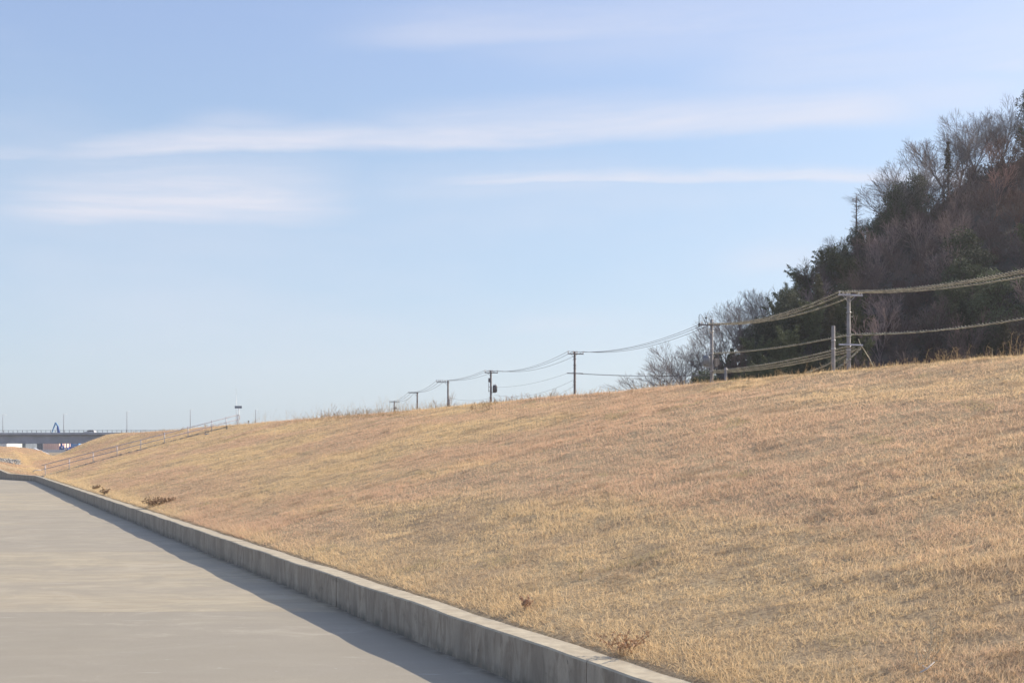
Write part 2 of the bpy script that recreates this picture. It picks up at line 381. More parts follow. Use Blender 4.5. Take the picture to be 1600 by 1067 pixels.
TAB = np.stack([np.interp(TF, TS, r) for r in RZ]); TAB = _pch(YF, RY, TAB)
def land(X, Y):
    X = np.asarray(X, float); Y = np.asarray(Y, float)
    t = t_of(X, Y); yl = np.clip(Y - 0.406 * t, -40, 214.99)
    fy = (yl + 40) / 255 * 511; iy = np.clip(fy.astype(int), 0, 510); fy = fy - iy
    ti = np.interp(t, TF, np.arange(len(TF))); it = np.clip(ti.astype(int), 0, len(TF) - 2); ft = ti - it
    z = (TAB[iy, it] * (1 - ft) + TAB[iy, it + 1] * ft) * (1 - fy) + (TAB[iy + 1, it] * (1 - ft) + TAB[iy + 1, it + 1] * ft) * fy
    s = yl / 0.914
    edge = np.clip((t - 0.3) / 1.5, 0, 1)
    z = z + edge * ((fbm(s * 0.16, t * 0.45, 3, 3) - 0.5) * 0.10 + (fbm(s * 0.9, t * 1.3, 3, 5) - 0.5) * 0.06 + (fbm(s * 2.6, t * 3.2, 3, 15) - 0.5) * 0.04)
    return z + edge * (fbm(X * 4.0, Y * 4.0, 2, 9) - 0.5) * 0.035

# embankment sheet: rows follow the wall, columns go up the bank
acc = []; wy = np.concatenate([np.arange(-13.5, 40, 0.22), np.arange(40, 96, 0.5), [96.0]])
rowsW = [base_pt(y) for y in wy]
for a, b in zip(WALL[1:-1], WALL[2:]):
    L = np.linalg.norm(b - a); n = max(2, int(L / 0.8)); rowsW += [a + (b - a) * i / n for i in range(1, n + 1)]
rowsW = np.array(rowsW)
wc = np.concatenate([[0.2], np.arange(0.32, 22, 0.16), np.arange(22, 60, 1.2), np.arange(62, 330, 12)])
P = rowsW[:, None, :] + wc[None, :, None] * NN[None, None, :]
Z = land(P[..., 0], P[..., 1]); Z[:, 0] -= 0.05
# the sheet is at least level with the wall's back edge
wall_h = np.interp(rowsW[:, 1], [p[1] for p in WALL], WH)
near = np.clip(1 - (wc - 0.2) / 2.5, 0, 1)[None, :]
Z = np.maximum(Z, 0) * 1.0; Z = np.where((wc < 2.6)[None, :] & (rowsW[:, 1] > 97)[:, None], Z * (1 - near) + (wall_h[:, None] - 0.03) * near, Z)
emb = link(grid_mesh('grass_embankment', np.dstack([P, Z[..., None]]), M['turf']), 'grass_embankment')
tag(emb, kind='structure')

# far ground reaching the horizon (behind the bank), stepping down under everything near
def far_rows():
    ys = np.array([-400, 150, 186, 195, 210, 300, 450, 520, 800, 1600.]); zs = np.array([-0.9, -0.9, -0.9, 1.2, 1.85, 2.6, 3.2, 3.2, 2.0, 1.9])
    xs = np.concatenate([np.linspace(-1600, -700, 4), np.linspace(-600, 600, 60), np.linspace(700, 1600, 4)])
    return np.stack([np.stack([xs, np.full_like(xs, y), np.full_like(xs, z)], -1) for y, z in zip(ys, zs)])
tag(link(grid_mesh('ground', far_rows(), M['far_ground'], False), 'ground'), kind='structure')

# pavement: gently uneven concrete sheet on the river side of the wall
xs = np.concatenate([np.arange(-160, -40, 6), np.arange(-40, 12, 0.5)]); ys = np.concatenate([np.arange(-14, 60, 0.5), np.arange(60, 232, 3)])
XX, YY = np.meshgrid(xs, ys)
wx = np.interp(YY, [p[1] for p in WALL], [p[0] for p in WALL]) + 0.12
XX = np.minimum(XX, wx); ZZ = (fbm(XX * 0.35, YY * 0.35, 3, 11) - 0.5) * 0.055
tag(link(grid_mesh('pavement', np.dstack([XX, YY, ZZ]), M['pavement']), 'pavement'), kind='structure')

# retaining wall: cast sections with open joints
def wall_section(p0, p1, h0, h1, n0, n1, name='wall_section'):
    L = np.linalg.norm(p1 - p0); n = max(1, int(L / 0.35)); rng = random.Random(int(p0[1] * 10))
    mb = MB(); prof = []
    for i in range(n + 1):
        f = i / n; p = p0 + (p1 - p0) * f; h = h0 + (h1 - h0) * f + 0.006 * math.sin(p[1] * 1.9) + rng.uniform(-.005, .004)
        nn = unit(n0 + (n1 - n0) * f); nn = np.array(nn); wob = 0.005 * math.sin(p[1] * 2.7 + 1) + rng.uniform(-.003, .003)
        pr = [(-0.0 + wob, -0.35), (wob, h - 0.014), (wob + 0.014, h), (WALL_T - 0.01, h), (WALL_T, h - 0.02), (WALL_T, -0.35)]
        prof.append([(p[0] + nn[0] * a, p[1] + nn[1] * a, z) for a, z in pr])
    k = 6; vs = [v for r in prof for v in r]; fs = []
    for i in range(n):
        for j in range(k): fs.append((i * k + j, i * k + (j + 1) % k, (i + 1) * k + (j + 1) % k, (i + 1) * k + j))
    fs += [tuple(range(k))[::-1], tuple(n * k + j for j in range(k))]
    mb.add(vs, fs); return mb
wall = thing('retaining_wall', (*base_pt(16.7), 0), 'low stained concrete wall along the foot of the dry grass bank', 'wall')
joints = [16.7 + 6.8 * k for k in range(-4, 12)] + [96.0]
def nrm(p, q): t = unit(q - p); return np.array([t[1], -t[0]])
for a, b in zip(joints[:-1], joints[1:]):
    p0, p1 = base_pt(a + 0.006), base_pt(b - 0.006)
    n1 = NN if b < 95 else unit(nrm(WALL[0], WALL[1]) + nrm(WALL[1], WALL[2]))
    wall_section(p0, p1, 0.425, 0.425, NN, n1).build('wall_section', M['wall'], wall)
ns = [nrm(WALL[i], WALL[i + 1]) for i in range(len(WALL) - 1)]
vn = [ns[0]] + [unit(ns[i] + ns[i + 1]) for i in range(len(ns) - 1)] + [ns[-1]]
for i in range(1, len(WALL) - 1):
    wall_section(WALL[i], WALL[i + 1], WH[i], WH[i + 1], vn[i], vn[i + 1]).build('wall_section', M['wall'], wall)

# ------------------------------------------------------------------ dry grass blades
def blades(N0, seed, ylo, yhi, pw, fullblade):
    r = np.random.RandomState(seed)
    u = r.rand(N0); e = 1 - pw; Yl = (ylo**e + u * (yhi**e - ylo**e)) ** (1 / e)
    t = WALL_T + r.rand(N0) * 16.5
    if ylo > 90: t = -16 + r.rand(N0) * 17
    X = 5.00 - 0.444 * Yl + 0.914 * t; Y = Yl + 0.406 * t
    px = 800 + F * X / np.maximum(Y, 0.1)
    Zg = land(X, Y); py = HY - F * (Zg - EYE) / np.maximum(Y, 0.1)
    wl = np.interp(Y, [p[1] for p in WALL], [p[0] for p in WALL]); ok = (X > wl + WALL_T * 1.3) & (Y > 5) & (px > -160) & (px < 1950) & (py < 1350) & ((t < 15.0) | (r.rand(N0) < 0.25))
    # tufts: leave thin places
    patch = fbm(X * 3.1, Y * 3.1, 4, 21)
    ok &= r.rand(N0) < np.clip(0.55 + (patch - 0.36) * 4.5, 0.30, 1)
    return r, X[ok], Y[ok], Yl[ok], t[ok], Zg[ok], patch[ok]
def grass_arrays(N0, seed, ylo, yhi, pw):
    r, X, Y, Yl, t, Zg, patch = blades(N0, seed, ylo, yhi, pw, True)
    n = len(X); s = Yl / 0.914
    # gather blades into tufts
    cell = 0.045 + 0.0012 * Y
    jx = (np.floor(X / cell) + 0.5) * cell; jy = (np.floor(Y / cell) + 0.5) * cell
    kx = jx + (vnoise(jx * 37.1, jy * 41.3, 2) - 0.5) * cell; ky = jy + (vnoise(jx * 29.3, jy * 31.7, 4) - 0.5) * cell
    pull = 0.45 * r.rand(n); X2 = X * (1 - pull) + kx * pull; Y2 = Y * (1 - pull) + ky * pull
    Zg = land(X2, Y2)
    th = vnoise(jx * 53.7, jy * 47.9, 6)                                  # tuft-level randomness
    tall = fbm(s * 0.35, t * 0.6, 3, 31); fringe = np.exp(-((t - 0.45) / 0.45) ** 2)
    up = np.clip((t - 13.0) / 1.5, 0, 1)
    L = (0.026 + 0.036 * r.rand(n) ** 1.5 + 0.04 * np.clip(tall - 0.45, 0, 1) * 2 + 0.05 * fringe * r.rand(n)) * (0.7 + 0.6 * th) * (1 + 0.011 * np.clip(Y - 10, 0, 120))
    L *= 1 + 0.8 * up * r.rand(n)
    stray = r.rand(n) < 0.012; L[stray] *= 1.9
    Wd = np.maximum(0.0022, 0.00026 * Y) * (0.6 + 0.8 * r.rand(n)); Wd[stray] *= 0.7
    az = r.rand(n) * 2 * np.pi; lean = np.clip(r.normal(0.85, 0.42, n), 0.05, 1.5); lean[stray] *= 0.5
    dx = np.cos(az) * np.sin(lean) + 0.10 - fringe * .45; dy = np.sin(az) * np.sin(lean) - 0.05 - fringe * .2; dz = np.cos(lean)
    D = np.stack([dx, dy, dz], -1); D /= np.linalg.norm(D, axis=1)[:, None]
    wa = r.rand(n) * np.pi; Wv = np.stack([np.cos(wa), np.sin(wa), 0 * wa], -1)
    Wv -= D * (Wv * D).sum(1)[:, None]; Wv /= np.linalg.norm(Wv, axis=1)[:, None] + 1e-9
    B = np.stack([X2, Y2, Zg - 0.008], -1)
    Mid = B + D * (L * 0.55)[:, None]; bend = np.stack([dx * 0.5, dy * 0.5, -0.2 * r.rand(n)], -1)
    Tip = Mid + (D * 0.45 + bend * 0.18) * L[:, None]; Tip[:, 2] = np.maximum(Tip[:, 2], Zg + 0.004)
    # colour: straw, brown-pink, grey thatch, a little olive
    big = fbm(s * 0.10, t * 0.35, 4, 41); med = fbm(X * 0.8, Y * 0.8, 3, 43)
    straw = np.array([0.90, 0.685, 0.405]); rose = np.array([0.82, 0.58, 0.395]); grey = np.array([0.60, 0.445, 0.31]); olive = np.array([0.56, 0.46, 0.26])
    a = np.clip((big - 0.48) * 5 + (th - 0.5) * 1.0 + 0.2 + fringe * 0.9, 0, 1)[:, None]
    c = rose * (1 - a) + straw * a
    g = np.clip((0.45 - med) * 4 + (r.rand(n) - 0.75) * 0.8, 0, 0.65)[:, None] * (1 - fringe * 0.7)[:, None]; c = c * (1 - g) + grey * g
    hole = np.clip((0.43 - fbm(X * 3.3, Y * 3.3, 4, 71)) * 9, 0, 1) * np.clip((0.60 - fbm(X * .45, Y * .8, 3, 73)) * 6, 0.15, 1) * (1 - fringe * .8)
    c = c * (1 - .5 * hole[:, None]) + np.array([0.26, 0.18, 0.12]) * .5 * hole[:, None]
    ol = ((vnoise(X * 1.1, Y * 1.1, 51) > 0.90) & (r.rand(n) < 0.5))[:, None]; c = np.where(ol, olive, c)
    c = c * (0.80 + 0.36 * r.rand(n))[:, None]; c[stray] = np.array([0.80, 0.68, 0.48])
    return B, Mid, Tip, Wv * Wd[:, None], c, n
def grass_object(name, N0, seed, ylo, yhi, pw, full):
    B, Mid, Tip, Wv, c, n = grass_arrays(N0, seed, ylo, yhi, pw)
    if full:
        V = np.stack([B - Wv * .5, B + Wv * .5, Mid + Wv * .42, Mid - Wv * .42, Tip], 1).reshape(-1, 3)
        b = (np.arange(n) * 5)[:, None]; lp = np.concatenate([b + np.array([[0, 1, 2, 3]]), b + np.array([[3, 2, 4]])], 1).ravel()
        ls = (np.arange(n)[:, None] * 7 + np.array([[0, 4]])).ravel(); k = 5
        shade = np.array([0.78, 0.78, 0.97, 0.97, 1.06])        # blade colour scaled darker towards the base, lighter at the tip
    else:
        V = np.stack([B - Wv * .5, B + Wv * .5, Tip], 1).reshape(-1, 3)
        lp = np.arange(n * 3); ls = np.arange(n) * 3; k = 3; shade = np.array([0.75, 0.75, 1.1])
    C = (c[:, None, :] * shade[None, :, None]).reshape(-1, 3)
    return V, lp, ls, C
V1, l1, s1, C1 = grass_object('a', 2700000, 1, 1.5, 26, 1.3, True)
V2, l2, s2, C2 = grass_object('b', 1300000, 2, 24, 178, 1.75, False)
V3, l3, s3, C3 = grass_object('c', 160000, 3, 97, 182, 1.4, False); V2 = np.concatenate([V2, V3]); C2 = np.concatenate([C2, C3]); l2 = np.arange(len(V2)); s2 = np.arange(len(V2) // 3) * 3
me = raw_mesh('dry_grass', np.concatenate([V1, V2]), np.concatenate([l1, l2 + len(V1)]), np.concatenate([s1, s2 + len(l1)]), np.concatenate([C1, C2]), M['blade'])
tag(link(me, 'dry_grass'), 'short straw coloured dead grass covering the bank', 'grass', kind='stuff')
print('blades verts', len(V1), len(V2))

# ------------------------------------------------------------------ the wooded hill
HP = np.array([  # photo column, ground row of the ridge, distance of the ridge, distance of the foot
    [700, 706, 150, 134], [900, 690, 160, 134], [1000, 655, 168, 134], [1060, 630, 174, 133], [1120, 596, 182, 132], [1210, 520, 196, 130], [1300, 455, 206, 128],
    [1400, 365, 216, 126], [1500, 296, 228, 124], [1600, 236, 240, 120], [1700, 180, 248, 116], [1800, 150, 255, 112],
    [2100, 120, 262, 105], [2500, 180, 262, 100], [3200, 400, 255, 100], [4000, 640, 250, 100]], float)
def hill_col(a):      # a = X / Y
    px = 800 + F * np.asarray(a, float)
    i = lambda k: np.interp(px, HP[:, 0], HP[:, k])
    Yr, Yf = i(2), i(3); zr = EYE + (HY - i(1)) / F * Yr
    return Yr, Yf, zr
def hill_z(X, Y):
    X = np.asarray(X, float); Y = np.asarray(Y, float)
    Yr, Yf, zr = hill_col(X / Y); v = (Y - Yf) / (Yr - Yf)
    f = np.where(v < 1, np.clip(v, 0, 1) ** 0.92, 1 - 0.35 * np.clip(v - 1, 0, 1.5) ** 1.3)
    z = 0.7 + (zr - 0.7) * f
    return z + np.clip(v * 4, 0, 1) * (fbm(X * 0.09, Y * 0.09, 4, 61) - 0.5) * 5.0 - np.where(v < 0, 1.5 * np.clip(-v * 6, 0, 1), 0)
ga = np.linspace((700 - 800) / F, (3900 - 800) / F, 220); gv = np.concatenate([np.linspace(-0.12, 1.2, 90), np.linspace(1.25, 2.3, 16)])
Yr, Yf, _ = hill_col(ga); GY = Yf[None] + (Yr - Yf)[None] * gv[:, None]; GX = GY * ga[None]
tag(link(grid_mesh('wooded_hill_ground', np.dstack([GX, GY, hill_z(GX, GY)]), M['soil']), 'hill'), kind='structure')

# ---- tree generators: every tree is a set of arrays (verts, loops, loop starts, colours)
def tris_join(parts):
    V = []; Lp = []; Ls = []; C = []; nv = nl = 0
    for v, l, s, c in parts:
        V.append(v); Lp.append(l + nv); Ls.append(s + nl); C.append(c); nv += len(v); nl += len(l)
    return np.concatenate(V), np.concatenate(Lp), np.concatenate(Ls), np.concatenate(C)
def segs_mesh(segs, col, n=3, rng=None):
    """segs: rows of p0(3) p1(3) r0 r1 -> prisms"""
    s = np.array(segs, float); p0, p1, r0, r1 = s[:, :3], s[:, 3:6], s[:, 6], s[:, 7]
    d = p1 - p0; d /= np.linalg.norm(d, axis=1)[:, None] + 1e-9
    h = np.where(np.abs(d[:, 2:3]) < 0.9, np.array([[0, 0, 1.0]]), np.array([[1.0, 0, 0]]))
    x = np.cross(h, d); x /= np.linalg.norm(x, axis=1)[:, None]; y = np.cross(d, x)
    V = []
    for p, r in ((p0, r0), (p1, r1)):
        for j in range(n):
            a = 2 * math.pi * j / n; V.append(p + (x * math.cos(a) + y * math.sin(a)) * r[:, None])
    V = np.stack(V, 1); m = len(s); b = (np.arange(m) * 2 * n)[:, None]
    q = np.array([[j, (j + 1) % n, n + (j + 1) % n, n + j] for j in range(n)]).ravel()[None]
    lp = (b + q).ravel(); ls = np.arange(m * n) * 4
    rr = np.random.RandomState(3); c = np.array(col)[None] * (0.75 + 0.5 * rr.rand(m))[:, None]
    return V.reshape(-1, 3), lp, ls, np.repeat(c, 2 * n, axis=0)
def grow(seed, H, trunk_f=0.22, spread=0.75, lean=0.15, levels=5, kids=(3, 4), trunk_r=0.2, rmin=0.014, trop=0.16, ratio=0.66, wob=0.07):
    g = random.Random(seed); segs = []
    def br(p, d, L, r, lv):
        k = 4 if lv < 2 else 3 if lv < levels - 1 else 2; q = np.array(p); dd = np.array(d); pts = [q]
        for i in range(k):
            dd = unit(dd + np.array([g.gauss(0, wob), g.gauss(0, wob), g.gauss(0, wob * .6) + trop * (0.5 if lv else 0.1)]))
            q2 = q + dd * L / k; ra = max(rmin, r * (1 - 0.5 * i / k)); rb = max(rmin * 0.8, r * (1 - 0.5 * (i + 1) / k))
            segs.append([*q, *q2, ra, rb]); q = q2; pts.append(q)
        if lv >= levels: return
        m = g.randint(*kids) + (1 if lv == 0 else 0)
        for j in range(m):
            f = 1.0 if j == 0 else g.uniform(0.45 if lv else 0.7, 1.0); x = f * k; i = min(int(x), k - 1); st = pts[i] + (pts[i + 1] - pts[i]) * (x - i)
            a = g.uniform(0, 6.283); X, Y, _ = frame(dd); sp = spread * g.uniform(0.55, 1.15) * (0.4 if j == 0 else 1) * (1.0 if lv == 0 else 0.72)
            nd = unit(dd * math.cos(sp) + (X * math.cos(a) + Y * math.sin(a)) * math.sin(sp)); nd[2] = max(nd[2], .12); nd = unit(nd)
            br(st, nd, L * ratio * g.uniform(0.8, 1.2) * (1.25 if lv == 0 else 1), r * 0.56, lv + 1)
    # scale afterwards to the wanted height
    br((0, 0, 0), unit((g.gauss(0, lean), g.gauss(0, lean), 1)), H * trunk_f * 1.3, trunk_r, 0)
    s = np.array(segs); top = s[:, 5].max(); k = H / top; s[:, :6] *= k; return s
def grow2(seed, H, kids=(6, 7, 6, 4), trunk=0.2, spread=0.75, rad=0.15, rmin=0.011, trop=0.05, lean=(0, 0)):
    """fan crowned bare tree: side branches leave each limb along its length and sweep upward"""
    g = random.Random(seed); segs = []; LV = len(kids)
    def br(p, d, L, r, lv, tip=False):
        k = 5 if lv < 3 else 3; q = np.array(p, float); dd = np.array(d, float); pts = [q]; ds = [dd]
        for i in range(k):
            dd = unit(dd + np.array([g.gauss(0, .07), g.gauss(0, .07), g.gauss(0, .04) + trop])); q2 = q + dd * L / k
            segs.append([*q, *q2, max(rmin, r * (1 - .75 * i / k)), max(rmin * .75, r * (1 - .75 * (i + 1) / k))]); q = q2; pts.append(q); ds.append(dd)
        if lv >= LV: return
        n = kids[lv]; a0 = g.uniform(0, 6.28)
        for j in range(n):
            f = 0.25 + 0.75 * (j + g.uniform(.1, .9)) / n if lv else 0.72 + 0.28 * j / n
            x = min(f, .999) * k; i = int(x); st = pts[i] + (pts[i + 1] - pts[i]) * (x - i); a = a0 + j * 2.4 + g.gauss(0, .4); X, Y, _ = frame(ds[i])
            sp = (spread if lv == 0 else .62) * g.uniform(.55, 1.2) * (1.1 - .35 * f); nd = unit(ds[i] * math.cos(sp) + (X * math.cos(a) + Y * math.sin(a)) * math.sin(sp)); nd[2] = max(nd[2], .08)
            cl = (H * .58 * g.uniform(.75, 1.1)) if lv == 0 else L * g.uniform(.5, .75) * (1.15 - .55 * f)
            br(st, unit(nd), cl, r * (.62 if lv == 0 else .5) * (1.1 - .4 * f), lv + 1)
    br((0, 0, 0), unit((lean[0], lean[1], 1)), H * trunk, rad, 0)
    s = np.array(segs); k = H / s[:, 5].max(); s[:, :6] *= k; return s
def cards(cent, size, r, col, upb=0.3, cvar=0.5, aspect=0.55):
    n = len(cent); a = r.normal(size=(n, 3)); a[:, 2] += upb; a /= np.linalg.norm(a, axis=1)[:, None]
    b = np.cross(a, r.normal(size=(n, 3))); b /= np.linalg.norm(b, axis=1)[:, None]
    L = (size * (0.6 + 0.8 * r.rand(n)))[:, None]; a = a * L; b = b * L * aspect
    V = np.stack([cent - a * .5, cent + b * .5, cent + a * .5, cent - b * .5], 1).reshape(-1, 3)
    c = np.array(col)[None] * (1 - cvar * .5 + cvar * r.rand(n))[:, None]
    return V, np.arange(4 * n), np.arange(n) * 4, np.repeat(c, 4, axis=0)
def evergreen(seed, H, W, col, leaf=0.30, lobes=24, per=120, low=0.25):
    r = np.random.RandomState(seed); cs = []; segs = [[0, 0, 0, 0, 0, H * .85, H * .022, H * .008]]; cc = []
    for i in range(lobes):
        z = H * (low + (1 - low) * r.rand() ** 0.85); rad = W * .5 * math.sqrt(max(0.05, 1 - ((z / H - 0.5) / 0.56) ** 2)); a = r.rand() * 6.283; q = rad * r.rand() ** .6 * .85
        c = np.array([math.cos(a) * q, math.sin(a) * q, z - H * .04]); R = W * (0.13 + 0.10 * r.rand())
        v = r.normal(size=(per, 3)); v /= np.linalg.norm(v, axis=1)[:, None]; v *= (0.45 + 0.6 * r.rand(per) ** .5)[:, None] * R; v[:, 2] *= 0.75
        cs.append(c + v); segs.append([0, 0, z * .6, *c, H * .009, H * .003]); cc += [0.7 + 0.6 * r.rand()] * per
    cs = np.concatenate(cs); lv = cards(cs, leaf, r, col); lv = (lv[0], lv[1], lv[2], lv[3] * np.repeat(cc, 4)[:, None])
    return segs_mesh(segs, (0.09, 0.075, 0.065), 5), lv
def plume(seed, H, col, culms=24, spread=0.17):
    """bamboo-like clump: arching stems with drooping leafy tips"""
    r = np.random.RandomState(seed); segs = []; cs = []
    for i in range(culms):
        a = r.rand() * 6.283; base = np.array([math.cos(a), math.sin(a), 0]) * r.rand() * H * .12; out = np.array([math.cos(a), math.sin(a), 0]) * H * spread * (0.4 + r.rand()); h = H * (0.72 + 0.28 * r.rand()); pr = base
        for j in range(1, 13):
            f = j / 12; q = base + out * f ** 2.4 + np.array([0, 0, h * (f - 0.16 * f ** 5)]); segs.append([*pr, *q, 0.035, 0.03]); 
            if f > 0.3:
                for b in range(4):
                    tw = r.normal(size=3) * np.array([1, 1, .35]); tw /= np.linalg.norm(tw); L = (0.5 + 0.6 * r.rand()) * (1.5 - f) * H * .075
                    m = 12; k = r.rand(m)[:, None]; cs.append(q + tw * L * k + np.array([0, 0, -0.25]) * L * k ** 2 + r.normal(size=(m, 3)) * 0.09)
            pr = q
    return segs_mesh(segs, (0.10, 0.11, 0.06), 3), cards(np.concatenate(cs), 0.24, r, col, -0.2, 0.6, 0.35)
def conifer(seed, H, W, col, tiers=26):
    r = np.random.RandomState(seed); segs = [[0, 0, 0, 0, 0, H, H * .018, 0.02]]; cs = []
    for i in range(tiers):
        z = H * (0.12 + 0.86 * i / tiers); L = W * .5 * (1 - z / H) ** .75 * (0.75 + .5 * r.rand())
        for b in range(6):
            a = r.rand() * 6.283; dv = np.array([math.cos(a), math.sin(a), -0.12]); segs.append([0, 0, z, *(np.array([0, 0, z]) + dv * L), .04, .015])
            m = int(10 + 22 * L); k = (0.25 + .75 * r.rand(m))[:, None]; cs.append(np.array([0, 0, z]) + dv * L * k + r.normal(size=(m, 3)) * 0.14 * (0.6 + L * .3))
    return segs_mesh(segs, (0.10, 0.08, 0.07), 5), cards(np.concatenate(cs), 0.30, r, col, 0.2, 0.5, 0.5)
def mesh_of(name, arr, m): return raw_mesh(name, arr[0], arr[1], arr[2], arr[3], m)
BARK = (0.235, 0.20, 0.195); BARKD = (0.13, 0.10, 0.095)
GRN = (0.075, 0.086, 0.048); GRN2 = (0.10, 0.108, 0.05); OLV = (0.11, 0.11, 0.045); RUS = (0.16, 0.09, 0.065)
ever_arr = [evergreen(1, 9, 6.5, GRN, 0.26, 40, 190), evergreen(2, 8, 7.5, (0.085, 0.088, 0.058), 0.25, 42, 190), evergreen(3, 10, 6, (0.068, 0.074, 0.048), 0.25, 40, 190)]
plume_arr = [plume(5, 9, GRN2), plume(6, 10, (0.085, 0.10, 0.05))]
conif_arr = [conifer(8, 9, 4.6, (0.075, 0.085, 0.05)), conifer(9, 11, 4.2, (0.085, 0.08, 0.05))]
def two(arr, n): return (mesh_of(n + '_trunk', arr[0], M['bark']), mesh_of(n + '_crown', arr[1], M['leaf']))
ME_ = [two(a, 'evergreen') for a in ever_arr]; MP_ = [two(a, 'bamboo') for a in plume_arr]; MC_ = [two(a, 'conifer') for a in conif_arr]

def split_bare(arr_seed):      # trunk and crown meshes of a bare tree
    s = arr_seed; thick = np.arange(len(s)) < 5
    return mesh_of('trunk', segs_mesh(s[thick], BARK, 5), M['bark']), mesh_of('crown', segs_mesh(s[~thick], BARK, 3), M['bark'])
SB = [split_bare(grow2(11 + k, 10, *a)) for k, a in enumerate([
    ((6, 8, 7, 5), .26, .60, .17), ((7, 8, 7, 5), .18, .85, .19, .011, .04), ((5, 8, 7, 5), .32, .50, .15), ((6, 8, 7, 5), .14, 1.05, .18, .011, .035, (-.25, 0))])]
print('bare quads', [(len(a.polygons), len(b.polygons)) for a, b in SB])
def plant_tree(name, meshes, X, Y, z, scale, rot, label, cat, group, parts=('trunk', 'crown'), sz=1.0):
    t = thing(name, (X, Y, z), label, cat, group); t.rotation_euler = (0, 0, rot); t.scale = (scale, scale, scale * sz)
    for me, pn in zip(meshes, parts): link(me, pn, (0, 0, 0), t)
    return t
def on_hill(px, Y): X = (px - 800) / F * Y; return X, Y, float(hill_z(X, Y)) - 0.3
GS = 'bare trees standing on the skyline of the wooded hill'; GE = 'evergreens standing on the skyline of the wooded hill'
def sky_tree(kind, px, top, back, idx, rot, label, group, wide=1.0):
    """stands on the ridge under photo column px; its crown reaches photo row top"""
    Yr = float(hill_col((px - 800) / F)[0]) + back; X, Y, z = on_hill(px, Y=Yr)
    H = EYE + (HY - top) / F * Y - z; src, h0, nm, cat = {'bare': (SB, 10, 'bare_tree', 'tree'), 'ever': (ME_, 9, 'evergreen_tree', 'tree'), 'bamboo': (MP_, 9.5, 'bamboo_clump', 'bamboo'), 'conifer': (MC_, 10, 'conifer_tree', 'tree')}[kind]
    H = max(H, 3.0); return plant_tree(nm, src[idx], X, Y, z, H / h0 * wide, rot, label, cat, group, sz=1 / wide)
for a in (('bare', 1568, 158, 2, 0, .4, 'fine twigged bare tree touching the dark evergreen at the top right corner', GS, 1.15),
          ('bare', 1522, 170, 0, 1, 2.1, 'tallest bare tree in the upper skyline row, with a broad fan of branches', GS, 1.1),
          ('bare', 1546, 176, -3, 2, 4.0, 'small bare tree squeezed between the two upper fan shaped ones', GS, 1.0),
          ('bare', 1474, 200, 1, 0, 1.2, 'bare tree with its outer branches reaching left, left of the ivy clad trunk', GS, 1.3),
          ('bare', 1500, 205, -2, 2, 3.1, 'slim bare tree filling the gap right of the ivy clad trunk', GS, 1.2),
          ('bare', 1420, 230, -1, 1, 3.3, 'pale bare tree fanning out left above the dark pine crown', GS, 1.15),
          ('bare', 1402, 258, -4, 3, 6.1, 'low pale bare tree spreading far left over the gap in the skyline', GS, 1.05),
          ('bare', 1366, 330, 0, 0, .9, 'dense twiggy bare tree just right of the thin dead conifer', GS, 1.1),
          ('bare', 1312, 366, 2, 2, 2.6, 'small twiggy bare tree left of the thin dead conifer', GS, 1.2),
          ('bare', 1196, 438, 4, 0, 1.9, 'bare tree leaning against the left edge of the feathery evergreens', GS, 1.15),
          ('bare', 1162, 456, 0, 1, .3, 'broad rounded bare tree at the left foot of the hill, above the crossarm', GS, 1.15),
          ('bare', 1134, 482, -3, 0, 4.4, 'mid sized bare tree right behind the pole with the curved jumper', GS, 1.2),
          ('bare', 1106, 512, -6, 1, 3.0, 'bare tree directly behind the pole with the grey transformer', GS, 1.15),
          ('bare', 1070, 532, -4, 1, 2.2, 'leftmost bare tree, its wide crown spread low over the bank crest', GS, 1.35),
          ('bare', 1052, 552, -14, 3, 6.2, 'low bare tree whose outer twigs touch the telephone wires', GS, 1.5),
          ('ever', 1608, 150, -6, 2, .2, 'dark evergreen cut off by the frame at the top right corner', GE, .8),
          ('ever', 1434, 264, -12, 1, 1.0, 'small dark pine crown jutting out of the upper skyline', GE, .5),
          ('ever', 1398, 290, -8, 0, 2.4, 'dark layered pine leaning left below the pale bare trees', GE, .6),
          ('ever', 1340, 362, -8, 2, 3.3, 'round dark evergreen under the thin dead conifer', GE, .75),
          ('bamboo', 1296, 370, -5, 0, .5, 'tallest of the feathery green bamboo crowns on the lower skyline', GE, 1.15),
          ('bamboo', 1262, 402, -5, 1, 1.7, 'feathery bamboo crown with its tips leaning left, second from the left', GE, 1.15),
          ('bamboo', 1232, 424, -6, 0, 2.9, 'feathery bamboo crown at the left end of the green skyline', GE, 1.1),
          ('ever', 1206, 490, -12, 0, 4.2, 'dark evergreen below the left end of the feathery crowns', GE, 1.1),
          ('conifer', 1320, 372, -6, 0, 1.1, 'narrow dark conifer beside the tallest feathery crown', GE, 1.0)):
    sky_tree(*a[:5], a[5], a[6], a[7], a[8])
# ivy-clad trunk and the thin dead conifer
for px, top, b_, i_, lb in ((1384, 318, -2, 1, 'low dark shrubby evergreen at the base of the far reaching pale tree'), (1366, 345, -5, 0, 'small dark evergreen filling the notch right of the dead conifer'), (1412, 292, -3, 2, 'short dark evergreen between the two dark pines')):
    sky_tree('ever', px, top, b_, i_, px, lb, GE, 1.0)
Xi, Yi, zi = on_hill(1481, float(hill_col((1481 - 800) / F)[0]) - 2)
ivy = thing('ivy_clad_tree', (Xi, Yi, zi), 'ivy clad narrow dark trunk rising among the bare skyline trees', 'tree', None)
r_ = np.random.RandomState(4); hgt = EYE + (HY - 222) / F * Yi - zi
z_ = r_.rand(1500) ** .8 * hgt; rad = (0.5 + 1.1 * np.abs(vnoise(z_ * .9, z_ * 0))) * (1.15 - .9 * z_ / hgt) * r_.rand(1500) ** .5; a_ = r_.rand(1500) * 6.283
